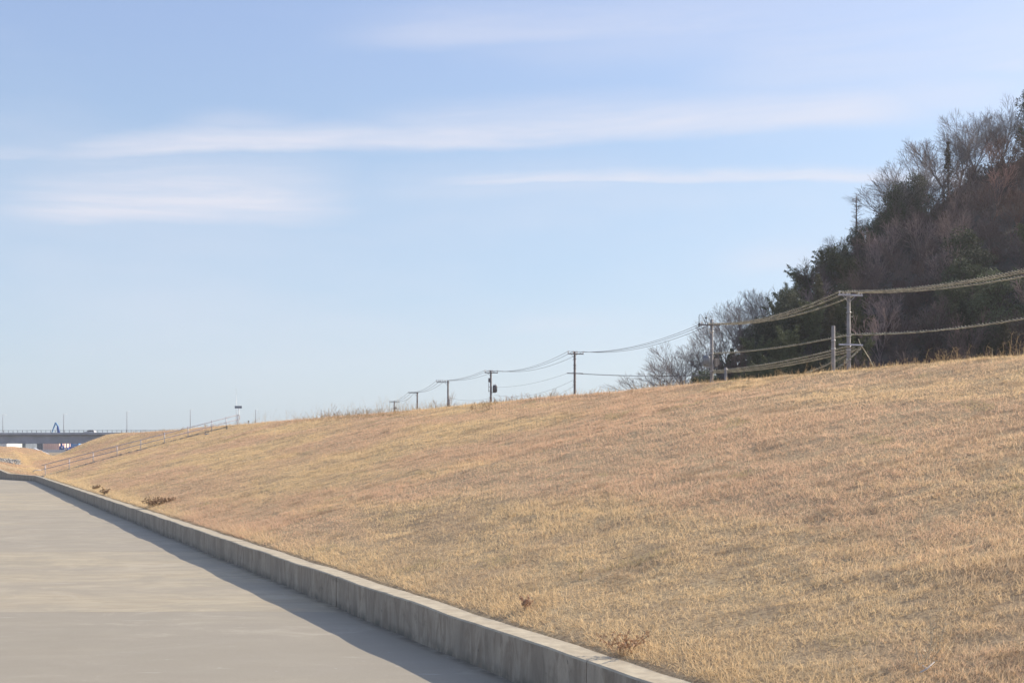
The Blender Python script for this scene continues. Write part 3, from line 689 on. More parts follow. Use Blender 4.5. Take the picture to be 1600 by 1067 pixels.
link(mesh_of('ivy', cards(np.stack([np.cos(a_) * rad, np.sin(a_) * rad, z_], -1), .3, r_, (0.10, 0.075, 0.035)), M['leaf']), 'ivy', (0, 0, 0), ivy)
link(mesh_of('trunk', segs_mesh([[0, 0, 0, .2, 0, hgt * 1.05, .2, .05]] + [[0.1, 0, hgt * f, math.cos(f * 40) * 1.2, math.sin(f * 40) * 1.2, hgt * f + .9, .05, .02] for f in np.linspace(.3, 1, 14)], BARKD, 5), M['bark']), 'trunk', (0, 0, 0), ivy)
Xi, Yi, zi = on_hill(1338, float(hill_col((1338 - 800) / F)[0]) + 1)
dead = thing('dead_conifer', (Xi, Yi, zi), 'thin dead conifer with a bare pointed trunk and short stub branches', 'tree'); hgt = EYE + (HY - 308) / F * Yi - zi
link(mesh_of('trunk', segs_mesh([[0, 0, 0, 0, 0, hgt, .24, .07]], BARKD, 6), M['bark']), 'trunk', (0, 0, 0), dead)
sg = []
g_ = random.Random(6)
for i in range(60):
    z = hgt * g_.uniform(.35, .99); a = g_.uniform(0, 6.28); L = (0.4 + 2.0 * (1 - z / hgt)) * g_.uniform(.6, 1.2) + .5; e = np.array([math.cos(a) * L, math.sin(a) * L, z + L * .25])
    sg.append([0, 0, z, *e, .05, .022])
    for q in range(5):
        f = g_.uniform(.3, 1); s0 = np.array([0, 0, z]) * (1 - f) + e * f; sg.append([*s0, *(s0 + np.array([g_.gauss(0, .3), g_.gauss(0, .3), .35])), .014, .012])
link(mesh_of('branches', segs_mesh(sg, BARK, 3), M['bark']), 'branches', (0, 0, 0), dead)

# the dense wood covering the face of the hill, an uncountable mass
def place(arr, X, Y, z, s, rot, tint=1.0):
    v, l, st, c = arr; ca, sa = math.cos(rot) * s, math.sin(rot) * s
    V = np.stack([v[:, 0] * ca - v[:, 1] * sa + X, v[:, 0] * sa + v[:, 1] * ca + Y, v[:, 2] * s + z], -1); return V, l, st, c * np.asarray(tint)
wr = np.random.RandomState(12); wood_l = []; wood_b = []; cnt = 0
bare_lo = [segs_mesh(grow2(41 + k, 9, (5, 6, 5, 2), .3, .5, .12, .017, .06), (0.135, 0.106, 0.10)) for k in range(4)]
print('lo quads', [len(b[2]) for b in bare_lo])
def wood_kind(px, py):
    g = 0.03
    if px < 1400: g = 0.85 - 0.25 * (px > 1360)
    if px > 1400 and py > 400: g = np.clip((px - 1400) / 150, 0, 1) * 0.8 * np.clip((py - 380) / 60, 0, 1) + .08
    if 1350 < px < 1470 and py > 330: g = 0.04
    if px > 1560 and py > 370: g = .85
    return g
placed = []
for i in range(2600):
    px = 1090 + 640 * wr.rand(); v = wr.rand() ** 1.0 * 0.98; Yr, Yf, zr = [float(q) for q in hill_col((px - 800) / F)]
    Y = Yf + (Yr - Yf) * v; X = (px - 800) / F * Y; 
    if any((X - a) ** 2 + (Y - b) ** 2 < 3.7 ** 2 for a, b in placed): continue
    placed.append((X, Y)); z = float(hill_z(X, Y)) - .3; py = HY - F * (z + 5 - EYE) / Y; rot = wr.rand() * 6.28
    # keep the crowns under the skyline
    top = 4 + float(np.interp(px, [1090, 1120, 1205, 1215, 1300, 1400, 1450, 1500, 1600, 1730], [590, 548, 482, 434, 374, 296, 260, 236, 180, 112]))
    Hmax = EYE + (HY - top) / F * Y - z; H = min(wr.uniform(6.5, 10), Hmax)
    if H < 3: continue
    if px < 1160 and wr.rand() < .35: continue
    gk = wood_kind(px, py)
    if wr.rand() < gk * .9:
        k = wr.rand()
        if k < (.2 if px < 1380 else .45): tr, lf = ever_arr[wr.randint(3)]; h0 = 9
        elif k < .78: tr, lf = plume_arr[wr.randint(2)]; h0 = 9.5
        else: tr, lf = conif_arr[wr.randint(2)]; h0 = 10
        ti = np.array([1, 1, 1]) * wr.uniform(.55, 1.6); wood_b.append(place(tr, X, Y, z, H / h0, rot)); wood_l.append(place(lf, X, Y, z, H / h0, rot, ti))
    else:
        wood_b.append(place(bare_lo[wr.randint(4)], X, Y, z, H / 9, rot, np.array([.92, .86, .86]) * (wr.uniform(.6, 1.5) if wr.rand() < .85 else 2.3) * (np.array([1.25, 1, .85]) if px > 1545 and py < 340 else 1)))
        if wr.rand() < .5: wood_l.append(place(ever_arr[wr.randint(3)][1], X, Y, z - 1.5, .45, rot, np.array([1.7, .92, 1.4]) * wr.uniform(.5, .9)))
    cnt += 1
print('wood trees', cnt)
# undergrowth along the hill foot and face
ux = []; 
for i in range(500):
    px = 1040 + 620 * wr.rand(); Yr, Yf, zr = [float(q) for q in hill_col((px - 800) / F)]; Y = Yf + (Yr - Yf) * wr.rand() * .9; X = (px - 800) / F * Y
    m = 60; p = wr.normal(size=(m, 3)) * np.array([1.3, 1.3, .5]) + np.array([X, Y, float(hill_z(X, Y)) + .8]); ux.append(p)
for i in range(260):
    px = 1200 + 420 * wr.rand(); Yr, Yf, zr = [float(q) for q in hill_col((px - 800) / F)]; Y = Yf + (Yr - Yf) * (.8 + .2 * wr.rand()); X = (px - 800) / F * Y
    ux.append(wr.normal(size=(70, 3)) * np.array([1.4, 1.4, .8]) + np.array([X, Y, float(hill_z(X, Y)) + 1.3]))
wood_l.append(cards(np.concatenate(ux), .34, wr, (0.085, 0.07, 0.05)))
tag(link(mesh_of('dense_wood', tris_join(wood_l), M['leaf']), 'woodland_foliage'), 'dark evergreen foliage massed over the steep hillside', 'woodland', kind='stuff')
tag(link(mesh_of('dense_wood', tris_join(wood_b), M['bark']), 'woodland_branches'), 'brown leafless branches massed over the steep hillside', 'woodland', kind='stuff')

# ------------------------------------------------------------------ utility poles
PD = unit(np.array([-0.286, 1.0]))                # run of the pole line
PX = np.array([PD[1], -PD[0], 0.0])               # across the line, to the right
PDv = np.array([PD[0], PD[1], 0.0])
POLES = {'a': (1326, 75.0, 458), 'b': (1112, 90.5, 499), 'c': (898, 118.0, 549.5), 'd': (767, 145.0, 578.5), 'e': (700, 164.0, 594), 'f': (652, 196.0, 613), 'g': (616, 223.0, 626.5)}
GP = 'utility poles standing behind the bank'
def pole_root(k, label):
    px, Y, top = POLES[k]; X = (px - 800) / F * Y; zt = EYE + (HY - top) / F * Y
    return thing('utility_pole', (X, Y, 0.6), label, 'utility pole', GP), np.array([X, Y, 0.0]), zt
def shaft(mb, p, zt, r0, r1): mb.tube([p + [0, 0, .5], p + [0, 0, zt * .5], p + [0, 0, zt]], [r0, (r0 + r1) / 2, r1], 14)
def crossarm(root, p, z, a, b, m, insul=(), size=.09, back=0.16, ins_h=.18, name='crossarm'):
    """steel arm from a to b metres across the line at height z, insulators standing on it"""
    mb = MB(); c = p + PX * (a + b) / 2 - PDv * back; mb.box(c + [0, 0, z], (abs(b - a), size, size), PX)
    o = mb.build(name, m, root)
    for q in insul:
        i = MB(); s = p + PX * q - PDv * back + [0, 0, z + size / 2]
        i.tube([s, s + [0, 0, ins_h * .3], s + [0, 0, ins_h * .35], s + [0, 0, ins_h * .6], s + [0, 0, ins_h * .65], s + [0, 0, ins_h]], [.025, .03, .065, .05, .06, .035], 8)
        i.build('insulator', M['porcelain'], o)
    return o
def brace(root, p, z, q, m, name='brace'):
    mb = MB(); mb.tube([p + PX * q - PDv * .18 + [0, 0, z - .03], p - PDv * .14 + [0, 0, z - abs(q) * 1.15]], .018, 5); mb.build(name, m, root)
def bands(root, p, zs, r, m):
    for z in zs:
        mb = MB(); mb.tube([p + [0, 0, z - .03], p + [0, 0, z + .03]], r, 14); mb.build('band', m, root)
def can(root, c, r, h, m, name='transformer'):
    mb = MB(); c = np.asarray(c, float)
    mb.tube([c + [0, 0, -h / 2], c + [0, 0, h / 2 - .06], c + [0, 0, h / 2]], [r, r, r * .75], 14)
    for k in range(8):
        a = k * math.pi / 4; mb.box(c + [math.cos(a) * r, math.sin(a) * r, -.03], (.05, .015, h * .7), (math.cos(a), math.sin(a), 0))
    o = mb.build(name, m, root)
    for q in (-.4, .4):
        i = MB(); s = c + PX * q * r + [0, 0, h / 2 - .02]; i.tube([s, s + [0, 0, .08], s + [0, 0, .09], s + [0, 0, .18]], [.03, .03, .05, .025], 8); i.build('bushing', M['porcelain'], o)
    return o

# pole a: nearest, grey concrete
ra, pa, za = pole_root('a', 'tallest grey concrete pole with a pale crossarm on top and a lower blue grey arm')
mb = MB(); shaft(mb, pa, za, .165, .105); mb.build('pole_shaft', M['pole'], ra)
crossarm(ra, pa, za - .14, -.78, .86, M['arm'], (-.72, -.48, -.2, .62, .8), .1)
brace(ra, pa, za - .16, -.5, M['steel']); brace(ra, pa, za - .16, .35, M['steel'])
zla = EYE + (HY - 539) / F * 75; crossarm(ra, pa, zla, -.78, .86, M['arm'], (), .09, .2, name='lower_crossarm')
bands(ra, pa, (za - .25, za - 1.2, za - 3.5, zla - .1, zla - .9, zla + .55), .15, M['steel'])
for i in range(9):
    mb = MB(); z = za - .9 - i * .55; sd = 1 if i % 2 else -1; mb.tube([pa + [0, 0, z] + PX * sd * .1, pa + [0, 0, z] + PX * sd * .27], .01, 5); mb.build('step_bolt', M['steel'], ra)
mb = MB(); e = pa + PX * .80 + [0, 0, zla + .1]; mb.tube([e + [0, 0, .3] - PX * .12, e, e + PX * .62 + [0, 0, -.85], e + PX * 1.35 + [0, 0, -2.1]], [.02, .024, .028, .028], 6); mb.build('guy_guard', M['sleeve'], ra)
mb = MB(); e = pa + PX * .66 + [0, 0, zla - .1]
for q in range(3): mb.tube([e + PX * q * .1, e + PX * (q * .1 + .07) + [0, 0, -.35], e + PX * (q * .1 - .04) + [0, 0, -.8 + q * .1]], .012, 5)
mb.build('hanging_cable', M['wire'], ra)

# short pole in front of it
Ysp = 72.0; psp = np.array([(1302 - 800) / F * Ysp, Ysp, 0]); zsp = EYE + (HY - 509) / F * Ysp
rs = thing('short_pole', (*psp[:2], .6), 'short plain grey concrete pole just left of the tallest pole', 'pole')
mb = MB(); mb.tube([psp + [0, 0, .5], psp + [0, 0, zsp - .02], psp + [0, 0, zsp]], [.135, .105, .08], 14); mb.build('pole_shaft', M['pole'], rs)
bands(rs, psp, (EYE + (HY - 532) / F * Ysp, EYE + (HY - 545) / F * Ysp), .13, M['steel'])
Yq = 88.0; pq = np.array([(1134 - 800) / F * Yq, Yq, 0]); zq = EYE + (HY - 574) / F * Yq
rs = thing('short_pole', (*pq[:2], .6), 'stubby grey post right of the pole with the curved jumper, barely topping the crest', 'pole')
mb = MB(); mb.tube([pq + [0, 0, .5], pq + [0, 0, zq]], [.12, .1], 12); mb.build('pole_shaft', M['pole'], rs)
bands(rs, pq, (zq - .15,), .115, M['steel'])

# pole b
rb, pb, zb = pole_root('b', 'grey pole before the bare trees with a curved jumper cable and grey transformer')
mb = MB(); shaft(mb, pb, zb, .16, .105); mb.build('pole_shaft', M['pole'], rb)
zc = EYE + (HY - 508.5) / F * 90.5
crossarm(rb, pb, zc, -1.12, .62, M['arm_dark'], (-.9, -.3, .25, .55), .09)
brace(rb, pb, zc, -.6, M['steel'])
mb = MB(); e = pb - PX * 1.02 + [0, 0, zc]; mb.tube([e + [0, 0, -.12], e + [0, 0, .05], e + [0, 0, .1], e + [0, 0, .16]], [.05, .07, .07, .03], 8); mb.tube([e, e + [0, 0, .72]], .022, 6); mb.build('lightning_arrester', M['dark'], rb)
mb = MB(); mb.tube([e + [0, 0, .74], e + PX * .12 + [0, 0, .8], e + PX * .28 + [0, 0, .66], e + PX * .42 + [0, 0, .38], e + PX * .52 + [0, 0, .08]], .017, 6); mb.build('jumper_cable', M['wire'], rb)
mb = MB(); e2 = pb - PX * .45 + [0, 0, zc + .55]; mb.tube([e2 - PX * .07, e2 + PX * .07], .06, 8); mb.tube([e2, e2 + PX * .12 + [0, 0, -.5]], .02, 5); mb.build('fuse_holder', M['dark'], rb)
can(rb, pb - PX * .47 - PDv * .1 + [0, 0, EYE + (HY - 564) / F * 90.5], .27, .75, M['grey_box'])
mb = MB(); mb.box(pb + PX * .36 + [0, 0, EYE + (HY - 566) / F * 90.5], (.17, .2, .6), PX); mb.box(pb + PX * .55 + [0, 0, EYE + (HY - 565) / F * 90.5], (.1, .12, .46), PX); mb.build('meter_box', M['pole'], rb, bevel=.01)
mb = MB(); mb.box(pb - PX * .2 + [0, 0, EYE + (HY - 574) / F * 90.5], (.7, .06, .06), PX); mb.build('bracket', M['steel'], rb)
bands(rb, pb, (zb - .9, zb - 2.2, EYE + (HY - 552) / F * 90.5, EYE + (HY - 580) / F * 90.5), .15, M['steel'])
for i in range(7):
    mb = MB(); z = zb - 1.0 - i * .5; sd = 1 if i % 2 else -1; mb.tube([pb + [0, 0, z] + PX * sd * .1, pb + [0, 0, z] + PX * sd * .25], .01, 5); mb.build('step_bolt', M['steel'], rb)

# pole c
rc, pc, zc_ = pole_root('c', 'brown pole with two crossarms standing alone against the sky left of the trees')
mb = MB(); shaft(mb, pc, zc_, .16, .105); mb.build('pole_shaft', M['pole_brown'], rc)
crossarm(rc, pc, zc_ - .22, -.76, .84, M['arm_dark'], (-.72, -.2, .18, .8), .09, ins_h=.26)
brace(rc, pc, zc_ - .25, -.4, M['arm_dark'])
zlc = EYE + (HY - 583.5) / F * 118; crossarm(rc, pc, zlc, -.84, .8, M['arm_dark'], (), .085, name='lower_crossarm')
bands(rc, pc, (zc_ - .7, zc_ - 1.3, zlc + .5, zlc - .8), .145, M['arm_dark'])
for i in range(7):
    mb = MB(); z = zc_ - .8 - i * .6; sd = 1 if i % 2 else -1; mb.tube([pc + [0, 0, z] + PX * sd * .1, pc + [0, 0, z] + PX * sd * .24], .011, 5); mb.build('step_bolt', M['arm_dark'], rc)
# pole d
rd, pd, zd = pole_root('d', 'dark pole with a round transformer can hung on its right side')
mb = MB(); shaft(mb, pd, zd, .17, .11); mb.build('pole_shaft', M['pole_brown'], rd)
crossarm(rd, pd, zd - .3, -.8, .82, M['arm_dark'], (-.76, -.25, .2, .78), .1, ins_h=.3)
brace(rd, pd, zd - .3, -.45, M['arm_dark'])
can(rd, pd + PX * .5 + [0, 0, EYE + (HY - 607) / F * 145], .25, .85, M['arm_dark'])
mb = MB(); zz = EYE + (HY - 594) / F * 145; mb.box(pd - PX * .2 + [0, 0, zz], (.22, .1, .5), PX); mb.tube([pd - PX * .28 + [0, 0, zz - .3], pd - PX * .28 + [0, 0, zz - 1.4]], .03, 6); mb.box(pd - PX * .15 + [0, 0, zz - .8], (.3, .05, .05), PX); mb.box(pd - PX * .15 + [0, 0, zz - 1.3], (.3, .05, .05), PX); mb.build('switch_gear', M['arm_dark'], rd)
mb = MB(); mb.box(pd + PX * .3 + [0, 0, EYE + (HY - 613) / F * 145], (.6, .08, .08), PX); mb.build('bracket', M['arm_dark'], rd)
# pole e
re_, pe, ze = pole_root('e', 'pole with its crossarm and row of insulators reaching out to the left only')
mb = MB(); shaft(mb, pe, ze, .16, .11); mb.build('pole_shaft', M['pole_brown'], re_)
crossarm(re_, pe, ze - .3, -1.62, .15, M['arm_dark'], (-1.58, -1.3, -1.05, -.75, -.4), .09, ins_h=.3)
brace(re_, pe, ze - .32, -.45, M['arm_dark'])
mb = MB(); mb.tube([pe + PX * .15 + [0, 0, EYE + (HY - 623) / F * 164], pe + PX * .5 + [0, 0, .6]], [.09, .11], 8); mb.build('strut', M['arm_dark'], re_)
# pole f
rf, pf, zf = pole_root('f', 'plain pole with a bare crossarm reaching out to the left, second from the left end')
mb = MB(); shaft(mb, pf, zf, .17, .12); mb.build('pole_shaft', M['pole_brown'], rf)
crossarm(rf, pf, zf - .08, -1.5, .15, M['arm_dark'], (-1.45, -.9, -.4), .1, ins_h=.16); brace(rf, pf, zf - .15, -.5, M['arm_dark'])
# pole g
rg, pg, zg = pole_root('g', 'farthest pole with two short crossarms and hanging leads')
mb = MB(); shaft(mb, pg, zg, .16, .11); mb.build('pole_shaft', M['pole_brown'], rg)
crossarm(rg, pg, zg - .22, -.95, .95, M['arm_dark'], (-.9, -.4, .4, .9), .1, ins_h=.26)
zlg = EYE + (HY - 638.5) / F * 223; crossarm(rg, pg, zlg, -.6, 1.05, M['arm_dark'], (), .07, name='lower_crossarm')
for q in (-.88, .88):
    mb = MB(); mb.tube([pg + PX * q - PDv * .16 + [0, 0, zg - .3], pg + PX * q - PDv * .16 + [0, 0, zlg]], .016, 4); mb.build('hanging_cable', M['wire'], rg)
can(rg, pg + PX * .3 + [0, 0, zlg + .15], .12, .4, M['arm_dark'])

# ------------------------------------------------------------------ wires
def sag_pts(p, q, sag, n=28):
    p, q = np.asarray(p, float), np.asarray(q, float)
    return [p + (q - p) * (i / n) - np.array([0, 0, sag * 4 * (i / n) * (1 - i / n)]) for i in range(n + 1)]
def wire(p, q, sag, label, group, r=.012, m='wire', name='overhead_wire', cat='wire'):
    mb = MB(); mb.tube(sag_pts(p, q, sag), r, 5); return tag(mb.build(name, M[m], None, loc=tuple(p)), label, cat, group)
def guarded(p, q, sag, label, group, R=.058, pitch=.30, r=.024):
    """wire wrapped in a coiled protective sleeve"""
    o = wire(p, q, sag, label, group, .016)
    o.name = 'sleeved_wire'; pts = np.array(sag_pts(p, q, sag, 60)); L = np.linalg.norm(np.diff(pts, axis=0), axis=1).sum(); n = int(L / pitch * 4.2)
    f = np.linspace(0, 60, n); P_ = np.stack([np.interp(f, np.arange(61), pts[:, k]) for k in range(3)], -1)
    T = unit(np.asarray(q) - np.asarray(p)); X, Y, _ = frame(T); a = np.arange(n) * 2 * math.pi / 7
    rs_ = np.random.RandomState(int(L * 10) % 9973); jit = np.cumsum(rs_.normal(size=n) * .22); rr = R * (.85 + .7 * (rs_.rand(n) - .5)); mb = MB()
    for ph in (0.0, math.pi):
        C_ = P_ + X * (np.cos(a + ph + jit) * rr)[:, None] + Y * (np.sin(a + ph + jit) * rr)[:, None]; mb.tube(list(C_), r * .78, 4, cap=False)
    ROOT[o.name] = tuple(p); mb.build('coiled_sleeve', M['sleeve'], o); return o
def arm_pt(p, q, z, back=.16): return p + PX * q - PDv * back + [0, 0, z]
GT = 'top wires strung from pole to pole'
aA = [arm_pt(pa, q, za + .06) for q in (-.72, -.2, .80)]
aB = [arm_pt(pb, q, zc + .12) for q in (-.3, .25, .55)]; aBl = [arm_pt(pb, q, zc + .06) for q in (-1.0, -.6, -.15)]
# pole off to the right carries the nearer end of the lines
pR = np.array([28.9, 46.5, 0.0]); zR = 11.75
aR = [arm_pt(pR, q, zR) for q in (-.72, -.2, .80)]
for i, (s, nm) in enumerate((('left', 'outer left'), ('middle', 'middle'), ('right', 'outer right'))):
    guarded(aA[i], aR[i], .9, f'{nm} sleeved top wire running right from the tallest pole', 'sleeved wires running right out of the frame', .06, .30, .024)
    guarded(aB[i], aA[i], .55, f'{("uppermost", "middle", "lowest")[i]} of the three sleeved wires sagging from the tallest pole to the transformer pole', 'sleeved wires between the two concrete poles')
zbl = EYE + (HY - 551.5) / F * 90.5
guarded(pb + PX * .12 + [0, 0, zbl], pa - PX * .1 + [0, 0, EYE + (HY - 523) / F * 75], .22, 'single sleeved wire halfway down between the two concrete poles', 'sleeved wires between the two concrete poles')
guarded(pa + PX * .12 + [0, 0, EYE + (HY - 522) / F * 75], pR + [0, 0, EYE + (HY - 405) / F * 46.5], .75, 'lone sleeved wire running right below the top wires', 'sleeved wires running right out of the frame', .06, .32, .026)
zb2 = EYE + (HY - 579) / F * 90.5
for i, (q, dz, sg_) in enumerate(((-.1, .0, .22), (.3, -.08, .28), (.72, -.12, .34))):
    guarded(pb + PX * .1 + [0, 0, zb2 - i * .07], pa + PX * q - PDv * .2 + [0, 0, zla - .07 + dz], sg_, f'{("upper", "middle", "lower")[i]} cable of the sleeved bundle near the bank crest', 'low sleeved cables between the two concrete poles', .05)
guarded(np.array([(1258 - 800) / F * 78, 78, EYE + (HY - 583) / F * 78]), pa + PX * .74 - PDv * .2 + [0, 0, zla - .1], .12, 'steep sleeved cable rising from the crest to the lower arm, left strand', 'steep sleeved cables by the tallest pole', .05)
guarded(np.array([(1306 - 800) / F * 74, 74, EYE + (HY - 577) / F * 74]), pa + PX * .8 - PDv * .2 + [0, 0, zla - .1], .08, 'steep sleeved cable rising from the crest to the lower arm, right strand', 'steep sleeved cables by the tallest pole', .05)
names = {('b', 'c'): 'between the transformer pole by the trees and the brown two armed pole', ('c', 'd'): 'between the brown two armed pole and the pole with a can', ('d', 'e'): 'between the pole with a can and the left reaching arm',
         ('e', 'f'): 'between the two poles whose arms reach left', ('f', 'g'): 'at the far end of the line of poles'}
aC = [arm_pt(pc, q, zc_ + .02) for q in (-.72, -.2, .8)]; aD = [arm_pt(pd, q, zd - .02) for q in (-.76, -.25, .78)]
aE = [arm_pt(pe, q, ze - .05) for q in (-1.58, -1.05, -.4)]; aF = [arm_pt(pf, q, zf + .05) for q in (-1.45, -.9, -.4)]; aG = [arm_pt(pg, q, zg) for q in (-.9, -.4, .9)]
for key, A, B_, sg_ in ((('b', 'c'), aBl, aC, .75), (('c', 'd'), aC, aD, .8), (('d', 'e'), aD, aE, .4), (('e', 'f'), aE, aF, .55), (('f', 'g'), aF, aG, .5)):
    for i in range(3):
        wire(A[i], B_[i], sg_, f'{("upper", "middle", "lower")[i]} top wire {names[key]}', GT, .013 + .000028 * B_[i][1])
GL = 'thin lower wires between the poles'
wire(arm_pt(pb, -.2, EYE + (HY - 587) / F * 90.5), arm_pt(pc, .78, zlc), .12, 'lower wire passing in front of the leftmost bare tree', GL, .018)
wire(arm_pt(pb, -.1, EYE + (HY - 585) / F * 90.5), arm_pt(pc, .4, zlc - .04), .16, 'second lower wire passing just under its twin by the leftmost bare tree', GL, .014)
wire(arm_pt(pc, -.8, zlc), arm_pt(pd, .5, EYE + (HY - 605) / F * 145), .35, 'upper of the thin lower wires falling left from the two armed pole', GL, .010)
wire(arm_pt(pc, -.2, EYE + (HY - 594) / F * 118), arm_pt(pd, .4, EYE + (HY - 617) / F * 145), .75, 'middle of the thin lower wires falling left from the two armed pole', GL, .010)
wire(arm_pt(pc, -.2, EYE + (HY - 604) / F * 118), arm_pt(pd, .4, EYE + (HY - 626) / F * 145), 1.0, 'lowest of the thin lower wires falling left to the crest', GL, .010)
wire(arm_pt(pd, -.1, EYE + (HY - 622) / F * 145), arm_pt(pe, .1, EYE + (HY - 621) / F * 164), .35, 'thin wire hanging just over the crest beside the pole with a can', GL, .011)

# ------------------------------------------------------------------ stairs, handrail, sign on the crest
def bank(Yl, t): X = 5.00 - .444 * Yl + .914 * t; Y = Yl + .406 * t; return np.array([X, Y, float(land(X, Y))])
YS = 91.3
def stair(t, off=0.0): return bank(YS - 0.31 * t + off, t)
st = thing('concrete_steps', stair(0.3, .9), 'narrow concrete steps climbing the bank beside the handrail', 'steps')
nst = 22; mb = MB(); U3 = np.array([*U, 0]); N3 = np.array([*NN, 0])
for i in range(nst):
    t0 = .3 + i * 13.4 / nst; z = .42 + (4.3 - .42) * (i + .9) / nst
    c = stair(t0 + .3, .9); mb.box([c[0], c[1], c[2] - .26], (.62, 1.4, .5), NN.tolist() + [0])
mb.build('steps', M['pole'], st)
for off in (.1, 1.7):
    mb = MB(); pts = [stair(t, off) for t in np.linspace(.3, 13.7, 16)]
    for a, b in zip(pts[:-1], pts[1:]): d_ = b - a; mb.box((a + b) / 2 - [0, 0, .085], (np.linalg.norm(d_), .1, .24), d_, np.cross(d_, U3))
    mb.build('side_kerb', M['pole'], st)
hr = thing('handrail', stair(.3), 'long two bar metal handrail climbing the bank from the wall to the crest', 'handrail')
pos_t = [.45 + k * 1.66 for k in range(9)] + [13.75]
for t in pos_t[:8] + [13.1, 13.9]:
    b = stair(t); mb = MB(); mb.tube([b + [0, 0, -.1], b + [0, 0, .84]], .03, 8); mb.build('post', M['rail'], hr)
    mb = MB(); mb.box(b + [0, 0, .02], (.16, .16, .1)); mb.build('post_foot', M['pole'], hr)
for h, nm in ((.84, 'top_bar'), (.50, 'lower_bar')):
    z0, z1 = stair(.45)[2], stair(13.7)[2]; p0 = stair(.2); p1 = stair(13.95)
    a = np.array([p0[0], p0[1], z0 + h - .02]); b = np.array([p1[0], p1[1], z1 + h]); mb = MB(); mb.tube([a, b], .026, 8)
    if h > .6: mb.tube([b, b + N3 * .12 + [0, 0, -.06], b + N3 * .12 + [0, 0, -.34]], .024, 8)
    else: mb.tube([a, a - N3 * .45 + [0, 0, -.02], a - N3 * .62 + [0, 0, -.14]], .024, 8)
    mb.build(nm, M['rail'], hr)
sg0 = bank(88.0, 14.2)
Ysn = sg0[1]; Xs = (373.2 - 800) / F * Ysn; zs_ = float(land(Xs, Ysn)); zt_ = EYE + (HY - 636) / F * Ysn
sn = thing('crest_sign', (Xs, Ysn, zs_), 'small blank grey board on a thin pale post at the top of the handrail', 'sign')
mb = MB(); mb.tube([(Xs, Ysn, zs_ - .2), (Xs, Ysn, zt_ + .05)], .028, 8); mb.build('post', M['white'], sn)
mb = MB(); mb.box((Xs - .03, Ysn - .05, zt_), (.55, .035, .19)); mb.build('board', M['sign_grey'], sn, bevel=.008)
GMK = 'low markers on the crest near the top of the steps'
for px, py, w_, h_, m_, lb in ((354.5, 668, .16, .28, 'stone', 'small tan marker stone on the crest right of the handrail top span'), (324, 668, .36, .1, 'sign_grey', 'flat dark grey cover on the crest under the handrail')):
    Yk = 89.0; Xk = (px - 800) / F * Yk; zk = float(land(Xk, Yk)); mb = MB(); mb.box((Xk, Yk, zk + h_ / 2 - .02), (w_, w_ * .8, h_), taper=.85)
    tag(mb.build('marker_stone' if h_ > .2 else 'drain_cover', M[m_], None, loc=(Xk, Yk, zk), bevel=.01), lb, 'marker')
Yk = 108; Xk = (388.5 - 800) / F * Yk; zt_ = EYE + (HY - 657) / F * Yk; zk = float(land(Xk, Yk))
mb = MB(); mb.tube([(Xk, Yk, zk - .3), (Xk, Yk, zt_)], .03, 6); mb.box((Xk, Yk, zt_ - .08), (.12, .05, .08)); tag(mb.build('marker_post', M['dark'], None, loc=(Xk, Yk, zk)), 'thin dark marker post on the crest right of the small grey board', 'marker')

# ------------------------------------------------------------------ the bridge far behind
def br_y(px): return 492 - .033 * (px - 5)                       # distance of the deck edge under a photo column
def br_pt(px, z=0.0):
    Y = br_y(px); return np.array([(px - 800) / F * Y, Y, z])
ZD = 10.9                                                        # deck level
B0, B1 = br_pt(-420), br_pt(900); BT = unit(B1 - B0); BN = np.array([-BT[1], BT[0], 0]); BL = np.linalg.norm(B1 - B0)
brd = thing('road_bridge', (*((B0 + B1) / 2)[:2], 0), 'long low grey girder bridge crossing far behind the left end of the bank', 'bridge')
mid = (B0 + B1) / 2
mb = MB(); mb.prism([(0, 0), (0, .85), (.35, .85), (.35, .3), (11.6, .3), (11.6, .85), (11.95, .85), (11.95, 0), (10.6, -.25), (1.3, -.25)], -BL / 2, BL / 2, mid + [0, 0, ZD - .85], BN, BT, (0, 0, 1)); mb.build('deck', M['bridge'], brd)
for q in (1.2, 5.2, 9.6):
    mb = MB(); mb.prism([(0, -.25), (.9, -.25), (.9, -.45), (.55, -.45), (.55, -3.2), (.9, -3.25), (.9, -3.45), (0, -3.45), (0, -3.25), (.35, -3.2), (.35, -.45), (0, -.45)], -BL / 2, BL / 2, mid + BN * q + [0, 0, ZD - .85], BN, BT, (0, 0, 1)); g = mb.build('girder', M['bridge_girder'], brd)
mb = MB(); mb.box(mid + BN * .15 + [0, 0, ZD + .95], (BL, .09, .09), BT); mb.box(mid + BN * .15 + [0, 0, ZD + .5], (BL, .06, .06), BT)
for i in range(int(BL / 2)): mb.box(B0 + BT * (i * 2 + .5) + BN * .15 + [0, 0, ZD + .48], (.16, .12, .98), BT)
mb.build('railing', M['railing'], brd)
for px in (-330, 262, 560, 840):
    c = br_pt(px) + BN * 6; mb = MB(); mb.box(c + [0, 0, 3.3], (2.0, 8.0, 6.8), BT, taper=.95); mb.box(c + [0, 0, 6.35], (2.6, 11, .9), BT); mb.build('pier', M['bridge'], brd)
GB = 'lamp posts along the bridge'
place_w = ('leftmost', 'second from the left', 'third from the left', 'fourth, over the top span of the handrail,', 'fifth, just right of the grey board,', 'rightmost, above the dry crest,')
